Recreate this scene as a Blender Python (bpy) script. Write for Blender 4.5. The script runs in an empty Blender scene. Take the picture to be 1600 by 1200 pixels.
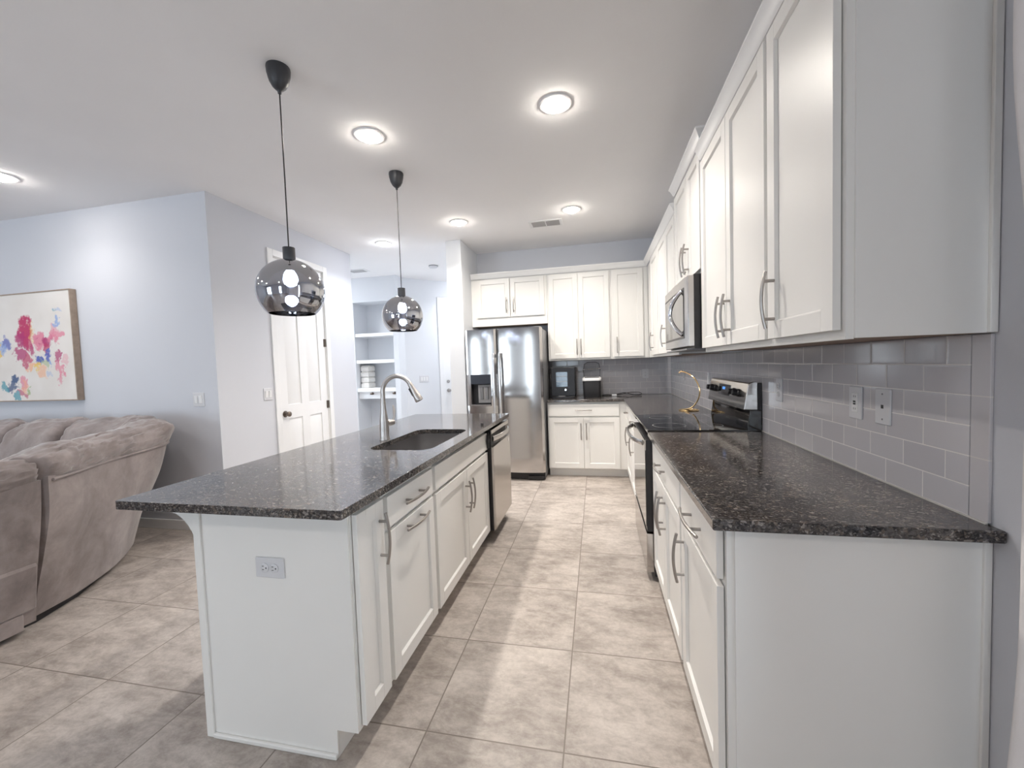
import bpy, bmesh, math, random
from mathutils import Vector, Matrix
random.seed(7)
PI = math.pi
SC = bpy.context.scene
COL = SC.collection

# ------------------------------------------------------------------ camera
def setup_camera():
    yaw, pitch, roll, H, f = .2063, .0460, .0344, 1.3355, 634.62
    F = Vector((-math.sin(yaw) * math.cos(pitch), math.cos(yaw) * math.cos(pitch), -math.sin(pitch)))
    R0 = Vector((math.cos(yaw), math.sin(yaw), 0)); U0 = R0.cross(F)
    R = R0 * math.cos(roll) - U0 * math.sin(roll); U = R.cross(F)
    cd = bpy.data.cameras.new('camera'); c = bpy.data.objects.new('camera', cd); COL.objects.link(c)
    cd.sensor_width = 36; cd.sensor_fit = 'HORIZONTAL'; cd.lens = 36 * f / 1600
    cd.clip_start = .02
    M = Matrix(((R.x, U.x, -F.x, 0), (R.y, U.y, -F.y, 0), (R.z, U.z, -F.z, H), (0, 0, 0, 1)))
    c.matrix_world = M
    SC.camera = c
setup_camera()

# ------------------------------------------------------------------ world, exposure
W = bpy.data.worlds.new('sky'); SC.world = W; W.use_nodes = True
bg = W.node_tree.nodes['Background']
bg.inputs[0].default_value = (.84, .91, 1.0, 1)
bg.inputs[1].default_value = 6.5
SC.view_settings.view_transform = 'Standard'; SC.view_settings.look = 'None'
SC.view_settings.gamma = 1; SC.view_settings.use_curve_mapping = False
SC.view_settings.exposure = 0.66
CAN_POWER = 75.0        # radiance of the ceiling light lenses
CAN_WATT = 11.0         # downward beam of each ceiling light
BULB_POWER = 120.0
SC.cycles.max_bounces = 10; SC.cycles.diffuse_bounces = 6; SC.cycles.glossy_bounces = 5
SC.cycles.transparent_max_bounces = 12
SC.cycles.caustics_reflective = False; SC.cycles.caustics_refractive = False
SC.cycles.sample_clamp_indirect = 4.0
SC.cycles.use_denoising = True

def portal(name, loc, rot, sx, sy):
    l = bpy.data.lights.new(name, 'AREA'); l.shape = 'RECTANGLE'; l.size = sx; l.size_y = sy
    o = bpy.data.objects.new(name, l); COL.objects.link(o); o.location = loc; o.rotation_euler = rot
    l.cycles.is_portal = True
portal('daylight_patio_door', (-5.3, -3.62, 1.15), (-PI / 2, 0, PI), 2.2, 2.3)
portal('daylight_side_window', (.93, -.4, 1.32), (0, PI / 2, 0), 2.05, 2.5)
portal('daylight_added_nook', (-1.0, -3.62, 1.2), (-PI / 2, 0, PI), .76, 2.29)  # portal for the invented nook opening that lights the end panels
portal('daylight_added_hall', (-5.02, 5.5, 1.3), (0, -PI / 2, 0), 1.7, .9)  # portal for the invented hall opening that cools the hall light

# ------------------------------------------------------------------ node helpers and materials
MATS = {}
def new_mat(name):
    m = bpy.data.materials.new(name); m.use_nodes = True
    nt = m.node_tree; b = nt.nodes['Principled BSDF']
    return m, nt, b
def nd(nt, typ, **kw):
    n = nt.nodes.new(typ)
    for k, v in kw.items():
        if k.startswith('_'): n.inputs[int(k[1:])].default_value = v
        else: setattr(n, k, v)
    return n
def L(nt, a, b): nt.links.new(a, b)
def math_(nt, op, a, b=None, clamp=False):
    n = nt.nodes.new('ShaderNodeMath'); n.operation = op; n.use_clamp = clamp
    for i, x in enumerate((a, b)):
        if x is None: continue
        if isinstance(x, (int, float)): n.inputs[i].default_value = x
        else: nt.links.new(x, n.inputs[i])
    return n.outputs[0]
def mix(nt, fac, a, b, typ='MIX'):
    n = nt.nodes.new('ShaderNodeMix'); n.data_type = 'RGBA'; n.blend_type = typ
    for s, x in ((n.inputs[0], fac), (n.inputs[6], a), (n.inputs[7], b)):
        if isinstance(x, (int, float)): s.default_value = x
        elif isinstance(x, tuple): s.default_value = (*x[:3], 1)
        else: nt.links.new(x, s)
    return n.outputs[2]
def ramp(nt, fac, stops, interp='LINEAR'):
    n = nt.nodes.new('ShaderNodeValToRGB'); cr = n.color_ramp; cr.interpolation = interp
    while len(cr.elements) < len(stops): cr.elements.new(.5)
    for e, (p, c) in zip(cr.elements, stops):
        e.position = p; e.color = (*(c if isinstance(c, tuple) else (c, c, c)), 1)
    nt.links.new(fac, n.inputs[0]); return n.outputs[0]
def pos(nt): return nt.nodes.new('ShaderNodeNewGeometry').outputs['Position']
def noise(nt, vec, scale, detail=3, rough=.5, dist=0):
    n = nt.nodes.new('ShaderNodeTexNoise'); n.inputs['Scale'].default_value = scale
    n.inputs['Detail'].default_value = detail; n.inputs['Roughness'].default_value = rough
    n.inputs['Distortion'].default_value = dist
    nt.links.new(vec, n.inputs['Vector']); return n
def mapping(nt, vec, loc=(0, 0, 0), rot=(0, 0, 0), scale=(1, 1, 1)):
    n = nt.nodes.new('ShaderNodeMapping'); nt.links.new(vec, n.inputs[0])
    n.inputs[1].default_value = loc; n.inputs[2].default_value = rot; n.inputs[3].default_value = scale
    return n.outputs[0]
def bump(nt, b, h, strength=.1, dist=.01):
    n = nt.nodes.new('ShaderNodeBump'); n.inputs['Strength'].default_value = strength
    n.inputs['Distance'].default_value = dist; nt.links.new(h, n.inputs['Height'])
    nt.links.new(n.outputs[0], b.inputs['Normal'])

def simple(name, col, rough=.5, metal=0, spec=.5, var=.03, coat=0, scale=6.0, bmp=0, bscale=200):
    m, nt, b = new_mat(name)
    p = pos(nt); n = noise(nt, p, scale, 3)
    lo = tuple(max(0, c * (1 - var)) for c in col); hi = tuple(min(1, c * (1 + var)) for c in col)
    L(nt, ramp(nt, n.outputs[0], [(.3, lo), (.7, hi)]), b.inputs['Base Color'])
    b.inputs['Roughness'].default_value = rough; b.inputs['Metallic'].default_value = metal
    b.inputs['Specular IOR Level'].default_value = spec
    if coat: b.inputs['Coat Weight'].default_value = coat; b.inputs['Coat Roughness'].default_value = .05
    if bmp:
        nb = noise(nt, p, bscale, 2); bump(nt, b, nb.outputs[0], bmp, .002)
    MATS[name] = m
    return m
def emit(name, col, strength):
    m, nt, b = new_mat(name)
    b.inputs['Base Color'].default_value = (*col, 1)
    b.inputs['Emission Color'].default_value = (*col, 1); b.inputs['Emission Strength'].default_value = strength
    MATS[name] = m

simple('wall_paint', (.63, .645, .69), .85, spec=.3, var=.012, scale=2, bmp=.12, bscale=130)
simple('wall_paint_lit', (.72, .74, .77), .85, spec=.3, var=.012, scale=2, bmp=.1, bscale=130)  # same wall paint in a lighter tone, the hall's brightness put into its colour
simple('ceiling_paint', (.90, .89, .89), .9, spec=.2, var=.012, scale=2, bmp=.1, bscale=110)
simple('white_trim', (.84, .84, .84), .35, var=.01)
simple('cabinet_white', (.82, .81, .785), .38, var=.01, scale=3)
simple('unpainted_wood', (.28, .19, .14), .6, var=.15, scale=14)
simple('brushed_nickel', (.40, .375, .355), .32, 1, var=.05, scale=40)
simple('faucet_nickel', (.56, .53, .51), .34, 1, var=.04, scale=30)
simple('black_plastic', (.012, .011, .013), .35, var=.1)
simple('black_matte', (.02, .019, .021), .55, var=.1)
simple('navy_panel', (.012, .014, .024), .35, var=.05)
simple('charcoal_cup', (.030, .031, .036), .4, var=.05)
simple('black_glass', (.006, .006, .007), .04, spec=.6, var=.05, coat=.5)
simple('white_plastic', (.80, .80, .80), .3, var=.01)
simple('plate_white', (.66, .66, .68), .35, var=.01)
simple('dark_slot', (.03, .03, .03), .6, var=.05)
simple('grey_plastic', (.22, .22, .23), .4, var=.03)
simple('satin_silver', (.78, .78, .79), .22, 1, var=.01)
simple('gold', (.85, .60, .30), .18, 1, var=.05)
simple('chrome', (.75, .75, .77), .08, 1, var=.01)
simple('frame_wood', (.36, .28, .22), .5, var=.12, scale=25)
simple('vent_dark', (.055, .05, .05), .6, var=.05)
simple('vent_grey', (.42, .41, .41), .5, var=.03)
simple('hinge_bronze', (.22, .18, .15), .35, 1, var=.05)
simple('towel_cream', (.80, .78, .74), .9, var=.06, scale=30, bmp=.3)
simple('curtain_cloth', (.80, .77, .77), .9, var=.03, bmp=.15, bscale=400)
simple('grout_caulk', (.62, .60, .57), .7, var=.03)
emit('can_lens', (1.0, .93, .84), CAN_POWER)
emit('hall_lens', (.95, .96, 1.0), CAN_POWER)
emit('living_lens', (1.0, .94, .88), CAN_POWER)
emit('bulb_glow', (.80, .90, 1.0), BULB_POWER)
emit('blue_display', (.06, .20, .55), .9)

def mat_steel(name, col, rough, vert=True, k=.025):
    m, nt, b = new_mat(name)
    p = pos(nt)
    n = noise(nt, mapping(nt, p, scale=(3, 3, 260) if vert else (260, 260, 3)), 1.0, 4, .6)
    L(nt, ramp(nt, n.outputs[0], [(.3, tuple(c * (1 - k) for c in col)), (.7, tuple(c * (1 + k) for c in col))]), b.inputs['Base Color'])
    b.inputs['Metallic'].default_value = 1; b.inputs['Roughness'].default_value = rough
    b.inputs['Anisotropic'].default_value = .9
    tg = nd(nt, 'ShaderNodeTangent', direction_type='RADIAL', axis='Z')
    L(nt, tg.outputs[0], b.inputs['Tangent'])
    MATS[name] = m
mat_steel('stainless', (.54, .52, .505), .15)
mat_steel('stainless_warm', (.60, .57, .54), .26)
mat_steel('sink_steel', (.52, .51, .51), .30)

def mat_granite():
    m, nt, b = new_mat('granite')
    p = pos(nt)
    d = noise(nt, p, 45, 2)
    ps = mapping(nt, p, rot=(0, 0, .6), scale=(1, 1.7, 1.3))
    pd = nt.nodes.new('ShaderNodeVectorMath'); pd.operation = 'MULTIPLY_ADD'
    L(nt, d.outputs[1], pd.inputs[0]); pd.inputs[1].default_value = (.018, .018, .018); L(nt, ps, pd.inputs[2])
    v1 = nt.nodes.new('ShaderNodeTexVoronoi'); v1.inputs['Scale'].default_value = 115; L(nt, pd.outputs[0], v1.inputs['Vector'])
    v2 = nt.nodes.new('ShaderNodeTexVoronoi'); v2.inputs['Scale'].default_value = 260; L(nt, pd.outputs[0], v2.inputs['Vector'])
    s1 = nt.nodes.new('ShaderNodeSeparateColor'); L(nt, v1.outputs['Color'], s1.inputs[0])
    s2 = nt.nodes.new('ShaderNodeSeparateColor'); L(nt, v2.outputs['Color'], s2.inputs[0])
    c1 = ramp(nt, s1.outputs[0], [(0, (.014, .014, .017)), (.28, (.035, .034, .037)), (.48, (.075, .066, .060)),
                                  (.66, (.105, .100, .104)), (.84, (.175, .145, .122)), (.955, (.36, .34, .32))], 'CONSTANT')
    c2 = ramp(nt, s2.outputs[1], [(0, (.012, .012, .014)), (.40, (.055, .051, .049)), (.72, (.13, .125, .12)), (.94, (.32, .31, .30))], 'CONSTANT')
    big = noise(nt, p, 9, 2)
    c = mix(nt, .5, c1, c2)
    c = mix(nt, 1.0, c, ramp(nt, big.outputs[0], [(.3, (.85, .84, .86)), (.7, (1.35, 1.27, 1.2))]), 'MULTIPLY')
    L(nt, c, b.inputs['Base Color'])
    b.inputs['Roughness'].default_value = .11; b.inputs['Specular IOR Level'].default_value = .6
    MATS['granite'] = m
mat_granite()

def mat_floor():
    m, nt, b = new_mat('floor_tile')
    p = pos(nt); sx = nt.nodes.new('ShaderNodeSeparateXYZ'); L(nt, p, sx.inputs[0])
    T = .504
    u = math_(nt, 'DIVIDE', math_(nt, 'ADD', sx.outputs[0], .142), T)
    w = math_(nt, 'DIVIDE', math_(nt, 'SUBTRACT', sx.outputs[1], 1.838), T)
    iu, iw = math_(nt, 'FLOOR', u), math_(nt, 'FLOOR', w)
    fu, fw = math_(nt, 'FRACT', u), math_(nt, 'FRACT', w)
    eu = math_(nt, 'MINIMUM', fu, math_(nt, 'SUBTRACT', 1.0, fu))
    ew = math_(nt, 'MINIMUM', fw, math_(nt, 'SUBTRACT', 1.0, fw))
    e = math_(nt, 'MINIMUM', eu, ew)
    g = math_(nt, 'LESS_THAN', e, .0052)
    cell = nt.nodes.new('ShaderNodeCombineXYZ'); L(nt, iu, cell.inputs[0]); L(nt, iw, cell.inputs[1])
    wn = nt.nodes.new('ShaderNodeTexWhiteNoise'); L(nt, cell.outputs[0], wn.inputs['Vector'])
    off = nt.nodes.new('ShaderNodeVectorMath'); off.operation = 'MULTIPLY_ADD'
    L(nt, wn.outputs['Color'], off.inputs[0]); off.inputs[1].default_value = (7, 7, 7); L(nt, p, off.inputs[2])
    n1 = noise(nt, off.outputs[0], 2.4, 10, .68, .3)
    n2 = noise(nt, off.outputs[0], 40, 6, .75)
    n3 = noise(nt, mapping(nt, off.outputs[0], rot=(0, 0, .9), scale=(1, 2.2, 1)), 6, 10, .75, .3)
    c = ramp(nt, n1.outputs[0], [(.36, (.225, .193, .172)), (.48, (.40, .353, .318)), (.62, (.58, .525, .482))])
    c = mix(nt, .55, c, ramp(nt, n3.outputs[0], [(.38, (.26, .225, .20)), (.58, (.55, .50, .46))]))
    c = mix(nt, 1, c, ramp(nt, n2.outputs[0], [(.3, (.84, .83, .82)), (.7, (1.1, 1.1, 1.1))]), 'MULTIPLY')
    c = mix(nt, g, c, (.20, .17, .145))
    L(nt, c, b.inputs['Base Color'])
    L(nt, ramp(nt, math_(nt, 'MULTIPLY_ADD', n1.outputs[0], .5), [(0, .36), (1, .52)]), b.inputs['Roughness'])
    h = math_(nt, 'MULTIPLY', g, -1.0)
    h = math_(nt, 'ADD', h, math_(nt, 'MULTIPLY', n2.outputs[0], .25))
    bump(nt, b, h, .25, .003)
    MATS['floor_tile'] = m
mat_floor()

def mat_subway(name, axis):
    """3x6 glossy grey tile in running bond; axis = which world axis runs along the wall."""
    m, nt, b = new_mat(name)
    p = pos(nt); sx = nt.nodes.new('ShaderNodeSeparateXYZ'); L(nt, p, sx.inputs[0])
    z = math_(nt, 'DIVIDE', math_(nt, 'SUBTRACT', sx.outputs[2], .9165), .0762)
    row = math_(nt, 'FLOOR', z); fz = math_(nt, 'FRACT', z)
    a = math_(nt, 'DIVIDE', math_(nt, 'SUBTRACT', sx.outputs[axis], 1.368 if axis == 1 else .31), .1524)
    a = math_(nt, 'ADD', a, math_(nt, 'MULTIPLY', math_(nt, 'MODULO', row, 2.0), .5))
    fa = math_(nt, 'FRACT', math_(nt, 'ADD', a, 40.0)); ia = math_(nt, 'FLOOR', math_(nt, 'ADD', a, 40.0))
    ez = math_(nt, 'MULTIPLY', math_(nt, 'MINIMUM', fz, math_(nt, 'SUBTRACT', 1.0, fz)), .0762)
    ea = math_(nt, 'MULTIPLY', math_(nt, 'MINIMUM', fa, math_(nt, 'SUBTRACT', 1.0, fa)), .1524)
    e = math_(nt, 'MINIMUM', ez, ea)
    g = math_(nt, 'LESS_THAN', e, .0014)
    cell = nt.nodes.new('ShaderNodeCombineXYZ'); L(nt, ia, cell.inputs[0]); L(nt, row, cell.inputs[1])
    wn = nt.nodes.new('ShaderNodeTexWhiteNoise'); L(nt, cell.outputs[0], wn.inputs['Vector'])
    c = ramp(nt, wn.outputs[0], [(0, (.53, .515, .54)), (1, (.58, .565, .585))])
    c = mix(nt, g, c, (.80, .77, .74))
    L(nt, c, b.inputs['Base Color'])
    L(nt, ramp(nt, g, [(0, .12), (1, .7)]), b.inputs['Roughness'])
    pil = math_(nt, 'MINIMUM', math_(nt, 'DIVIDE', e, .006), 1.0)
    wav = noise(nt, p, 9, 1)
    bump(nt, b, math_(nt, 'ADD', pil, math_(nt, 'MULTIPLY', wav.outputs[0], .5)), .22, .002)
    MATS[name] = m
mat_subway('subway_right', 1); mat_subway('subway_back', 0)
def mat_trimtile():
    m, nt, b = new_mat('tile_edge')
    p = pos(nt); sx = nt.nodes.new('ShaderNodeSeparateXYZ'); L(nt, p, sx.inputs[0])
    fz = math_(nt, 'FRACT', math_(nt, 'DIVIDE', math_(nt, 'SUBTRACT', sx.outputs[2], .9165), .1524))
    e = math_(nt, 'MULTIPLY', math_(nt, 'MINIMUM', fz, math_(nt, 'SUBTRACT', 1.0, fz)), .1524)
    g = math_(nt, 'LESS_THAN', e, .0014)
    L(nt, mix(nt, g, (.55, .53, .545), (.66, .63, .60)), b.inputs['Base Color'])
    b.inputs['Roughness'].default_value = .14
    MATS['tile_edge'] = m
mat_trimtile()

def mat_velvet():
    m, nt, b = new_mat('velvet')
    p = pos(nt)
    n = noise(nt, mapping(nt, p, scale=(1, 1, .7)), 4.5, 6, .6, .7); n2 = noise(nt, p, 300, 2)
    n3 = noise(nt, p, 17, 4, .6, .4)
    c = ramp(nt, n.outputs[0], [(.32, (.205, .173, .167)), (.68, (.335, .29, .28))])
    c = mix(nt, 1, c, ramp(nt, n3.outputs[0], [(.3, (.9, .9, .9)), (.7, (1.1, 1.1, 1.1))]), 'MULTIPLY')
    L(nt, c, b.inputs['Base Color'])
    b.inputs['Roughness'].default_value = .9; b.inputs['Sheen Weight'].default_value = .5
    b.inputs['Sheen Roughness'].default_value = .4; b.inputs['Specular IOR Level'].default_value = .15
    bump(nt, b, n2.outputs[0], .15, .002)
    MATS['velvet'] = m
mat_velvet()

def mat_mirror_glass():
    m, nt, b = new_mat('smoked_mirror_glass')
    out = nt.nodes['Material Output']
    gl = nt.nodes.new('ShaderNodeBsdfGlossy'); gl.inputs['Color'].default_value = (.85, .86, .90, 1); gl.inputs['Roughness'].default_value = .015
    tr = nt.nodes.new('ShaderNodeBsdfTransparent'); tr.inputs['Color'].default_value = (.60, .63, .70, 1)
    n = noise(nt, pos(nt), 3, 1)
    f = nt.nodes.new('ShaderNodeFresnel'); f.inputs[0].default_value = 1.5
    fac = math_(nt, 'ADD', math_(nt, 'MULTIPLY', f.outputs[0], .5), math_(nt, 'ADD', .52, math_(nt, 'MULTIPLY', n.outputs[0], .04)), True)
    mx = nt.nodes.new('ShaderNodeMixShader'); L(nt, fac, mx.inputs[0]); L(nt, tr.outputs[0], mx.inputs[1]); L(nt, gl.outputs[0], mx.inputs[2])
    L(nt, mx.outputs[0], out.inputs[0]); nt.nodes.remove(b)
    MATS['smoked_mirror_glass'] = m
mat_mirror_glass()
def mat_window_glass():
    m, nt, b = new_mat('window_glass')
    out = nt.nodes['Material Output']
    gl = nt.nodes.new('ShaderNodeBsdfGlossy'); gl.inputs['Roughness'].default_value = .01
    tr = nt.nodes.new('ShaderNodeBsdfTransparent'); tr.inputs['Color'].default_value = (.93, .96, .97, 1)
    lw = nt.nodes.new('ShaderNodeFresnel'); lw.inputs[0].default_value = 1.45
    mx = nt.nodes.new('ShaderNodeMixShader'); L(nt, lw.outputs[0], mx.inputs[0]); L(nt, tr.outputs[0], mx.inputs[1]); L(nt, gl.outputs[0], mx.inputs[2])
    L(nt, mx.outputs[0], out.inputs[0]); nt.nodes.remove(b)
    MATS['window_glass'] = m
mat_window_glass()

def mat_painting():
    """abstract canvas: soft irregular paint patches on off-white"""
    m, nt, b = new_mat('canvas_paint')
    p = pos(nt); n = noise(nt, p, 9, 5, .65); nb = noise(nt, p, 30, 4, .6)
    d = nt.nodes.new('ShaderNodeVectorMath'); d.operation = 'MULTIPLY_ADD'
    sub = nt.nodes.new('ShaderNodeVectorMath'); sub.operation = 'SUBTRACT'; L(nt, n.outputs[1], sub.inputs[0]); sub.inputs[1].default_value = (.5, .5, .5)
    L(nt, sub.outputs[0], d.inputs[0]); d.inputs[1].default_value = (.30, 0, .30); L(nt, p, d.inputs[2])
    c = ramp(nt, noise(nt, p, 2.5, 3).outputs[0], [(.3, (.70, .66, .62)), (.7, (.80, .77, .74))])
    MG, PK, RD, BL, NV, TL, YL, OR, GR, LB = (.42, .03, .16), (.72, .22, .32), (.50, .05, .14), (.08, .12, .45), (.05, .10, .22), (.06, .32, .40), (.80, .55, .10), (.85, .42, .22), (.35, .45, .20), (.30, .42, .68)
    blobs = [(-5.155, 1.80, .085, .105, RD, 1), (-5.20, 1.73, .07, .07, MG, .9), (-5.13, 1.70, .05, .07, RD, .8),
             (-4.98, 1.72, .07, .06, PK, .9), (-4.90, 1.71, .075, .065, MG, .9), (-4.84, 1.76, .05, .05, PK, .8), (-4.76, 1.77, .05, .04, PK, .8), (-4.92, 1.64, .04, .05, RD, .8),
             (-4.80, 1.84, .04, .04, PK, .5), (-4.78, 1.87, .03, .02, LB, .9), (-4.74, 1.97, .05, .018, LB, .5), (-4.77, 1.95, .02, .02, TL, .5),
             (-5.02, 1.53, .045, .045, BL, .95), (-4.91, 1.57, .04, .045, BL, .9), (-4.89, 1.52, .03, .03, LB, .9), (-4.96, 1.50, .04, .05, GR, .55),
             (-5.25, 1.60, .07, .04, MG, .85), (-5.17, 1.54, .05, .05, RD, .8), (-5.09, 1.62, .04, .04, MG, .8), (-5.11, 1.47, .06, .025, OR, .7), (-5.05, 1.46, .04, .03, YL, .8), (-4.99, 1.40, .035, .05, OR, .6),
             (-4.775, 1.55, .022, .06, MG, .8), (-4.775, 1.45, .028, .07, PK, .75), (-4.77, 1.36, .03, .04, PK, .6), (-4.69, 1.52, .03, .05, PK, .4), (-4.90, 1.40, .03, .03, LB, .4),
             (-5.36, 1.37, .06, .045, NV, .95), (-5.37, 1.30, .07, .03, NV, .85), (-5.47, 1.29, .05, .025, TL, .8), (-5.23, 1.35, .04, .05, PK, .75), (-5.25, 1.24, .055, .03, RD, .7), (-5.17, 1.26, .03, .03, GR, .8), (-5.33, 1.21, .04, .03, TL, .8), (-5.22, 1.30, .04, .03, OR, .5),
             (-5.42, 1.70, .05, .06, BL, .8), (-5.47, 1.65, .06, .05, LB, .7), (-5.50, 1.62, .035, .04, YL, .8), (-5.60, 1.55, .08, .06, MG, .8), (-5.65, 1.75, .06, .08, PK, .8), (-5.72, 1.42, .07, .05, OR, .6), (-5.07, 1.78, .03, .07, YL, .35)]
    sx = nt.nodes.new('ShaderNodeSeparateXYZ'); L(nt, d.outputs[0], sx.inputs[0])
    for (x, z, rx, rz, col, al) in blobs:
        a = math_(nt, 'DIVIDE', math_(nt, 'SUBTRACT', sx.outputs[0], x), rx)
        e = math_(nt, 'DIVIDE', math_(nt, 'SUBTRACT', sx.outputs[2], z), rz)
        r2 = math_(nt, 'ADD', math_(nt, 'MULTIPLY', a, a), math_(nt, 'MULTIPLY', e, e))
        r2 = math_(nt, 'ADD', r2, math_(nt, 'MULTIPLY', math_(nt, 'SUBTRACT', nb.outputs[0], .5), 1.9))
        k = math_(nt, 'MULTIPLY', math_(nt, 'MULTIPLY', math_(nt, 'SUBTRACT', 1.6, r2, True), 1.1, True), al)
        c = mix(nt, k, c, col)
    L(nt, c, b.inputs['Base Color']); b.inputs['Roughness'].default_value = .7
    MATS['canvas_paint'] = m
mat_painting()

# ------------------------------------------------------------------ mesh helpers
class MB:
    def __init__(s): s.v = []; s.f = []
    def add(s, vs, fs):
        o = len(s.v); s.v += [tuple(v) for v in vs]; s.f += [tuple(i + o for i in f) for f in fs]; return s
    def box(s, x0, x1, y0, y1, z0, z1):
        x0, x1 = sorted((x0, x1)); y0, y1 = sorted((y0, y1)); z0, z1 = sorted((z0, z1))
        return s.add([(x0, y0, z0), (x1, y0, z0), (x1, y1, z0), (x0, y1, z0), (x0, y0, z1), (x1, y0, z1), (x1, y1, z1), (x0, y1, z1)],
                     [(0, 3, 2, 1), (4, 5, 6, 7), (0, 1, 5, 4), (1, 2, 6, 5), (2, 3, 7, 6), (3, 0, 4, 7)])
    def prism(s, poly, fn0, fn1):
        """closed prism between fn0(p) and fn1(p) for every 2-D point p"""
        n = len(poly); a = [fn0(p) for p in poly]; b = [fn1(p) for p in poly]
        return s.add(a + b, [tuple(range(n))[::-1], tuple(range(n, 2 * n))] + [(i, (i + 1) % n, n + (i + 1) % n, n + i) for i in range(n)])
    def plan(s, poly, z0, z1):
        return s.prism(poly, lambda p: (p[0], p[1], z0), lambda p: (p[0], p[1], z1))
    def tube(s, pts, r, n=10, caps=True, flat=1.0, up=None):
        pts = [Vector(p) for p in pts]; m = len(pts)
        rs = r if isinstance(r, (list, tuple)) else [r] * m
        t0 = (pts[1] - pts[0]).normalized()
        ref = Vector(up) if up else (Vector((0, 0, 1)) if abs(t0.z) < .9 else Vector((1, 0, 0)))
        nrm = (ref - t0 * ref.dot(t0)).normalized()
        vs = []
        for i, p in enumerate(pts):
            t = (pts[min(i + 1, m - 1)] - pts[max(i - 1, 0)]).normalized()
            nrm = (nrm - t * nrm.dot(t)).normalized(); bi = t.cross(nrm)
            for k in range(n):
                a = 2 * PI * k / n
                vs.append(p + nrm * (math.cos(a) * rs[i]) + bi * (math.sin(a) * rs[i] * flat))
        fs = [(i * n + k, i * n + (k + 1) % n, (i + 1) * n + (k + 1) % n, (i + 1) * n + k) for i in range(m - 1) for k in range(n)]
        if caps: fs += [tuple(range(n))[::-1], tuple((m - 1) * n + k for k in range(n))]
        return s.add(vs, fs)
    def lathe(s, prof, c=(0, 0, 0), axis=(0, 0, 1), n=24):
        """prof: (radius, height) along axis; open profile, poles closed when radius is 0"""
        ax = Vector(axis).normalized(); ref = Vector((1, 0, 0)) if abs(ax.x) < .9 else Vector((0, 1, 0))
        e1 = (ref - ax * ref.dot(ax)).normalized(); e2 = ax.cross(e1); c = Vector(c)
        rows = []; vs = []
        for r, h in prof:
            if r < 1e-7: rows.append([len(vs)]); vs.append(c + ax * h)
            else:
                rows.append([len(vs) + k for k in range(n)])
                vs += [c + ax * h + e1 * (r * math.cos(2 * PI * k / n)) + e2 * (r * math.sin(2 * PI * k / n)) for k in range(n)]
        fs = []
        for A, B in zip(rows, rows[1:]):
            if len(A) == 1 and len(B) == 1: continue
            for k in range(n):
                k2 = (k + 1) % n
                if len(A) == 1: fs.append((A[0], B[k2], B[k]))
                elif len(B) == 1: fs.append((A[k], A[k2], B[0]))
                else: fs.append((A[k], A[k2], B[k2], B[k]))
        return s.add(vs, fs)
    def grid(s, rows, closed=False, capends=False):
        """rows of equal length; closed = each row is a loop"""
        n = len(rows[0]); vs = [p for r in rows for p in r]; fs = []
        for i in range(len(rows) - 1):
            for k in range(n if closed else n - 1):
                k2 = (k + 1) % n
                fs.append((i * n + k, i * n + k2, (i + 1) * n + k2, (i + 1) * n + k))
        if capends and closed:
            fs += [tuple(range(n))[::-1], tuple((len(rows) - 1) * n + k for k in range(n))]
        return s.add(vs, fs)

def wloc(o):
    v = Vector((0, 0, 0))
    while o is not None: v += o.location; o = o.parent
    return v
def obj(name, mb, mat, parent=None, label=None, bevel=0, seg=2, smooth=30, subsurf=0, loc=None):
    """one mesh object; mb holds world coordinates"""
    me = bpy.data.meshes.new(name)
    base = wloc(parent) if parent else Vector(loc or (0, 0, 0))
    me.from_pydata([tuple(Vector(v) - base) for v in mb.v], [], mb.f); me.update()
    bm = bmesh.new(); bm.from_mesh(me); bmesh.ops.recalc_face_normals(bm, faces=bm.faces); bm.to_mesh(me); bm.free()
    me.shade_smooth(); me.set_sharp_from_angle(angle=math.radians(smooth))
    me.materials.append(MATS[mat])
    o = bpy.data.objects.new(name, me); COL.objects.link(o)
    if parent: o.parent = parent
    else: o.location = base
    if label: o['label'] = label
    if subsurf:
        q = o.modifiers.new('s', 'SUBSURF'); q.levels = q.render_levels = subsurf
    if bevel:
        q = o.modifiers.new('b', 'BEVEL'); q.width = bevel; q.segments = seg; q.limit_method = 'ANGLE'; q.angle_limit = math.radians(40); q.harden_normals = True
    return o
def tag(o, label, cat, group=None):
    o['label'] = label; o['category'] = cat
    if group: o['group'] = group
    return o
def thing(name, label, cat, loc, group=None):
    o = bpy.data.objects.new(name, None); COL.objects.link(o); o.location = loc; o.empty_display_size = .1
    return tag(o, label, cat, group)
def struct(name, mb, mat, bevel=0, parent=None, smooth=30):
    o = obj(name, mb, mat, parent, bevel=bevel, smooth=smooth)
    if not parent: o['kind'] = 'structure'
    return o

class Face:
    """a vertical front: u runs along the wall, d is how far a point stands out of the plane"""
    def __init__(s, axis, plane, sign): s.a, s.p, s.g = axis, plane, sign
    def pt(s, u, z, d):
        q = s.p + s.g * d
        return (q, u, z) if s.a == 'x' else (u, q, z)
    def box(s, mb, u0, u1, z0, z1, d0, d1):
        a, b = s.pt(u0, z0, d0), s.pt(u1, z1, d1)
        return mb.box(a[0], b[0], a[1], b[1], a[2], b[2])
    def axis(s): return (s.g, 0, 0) if s.a == 'x' else (0, s.g, 0)

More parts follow.
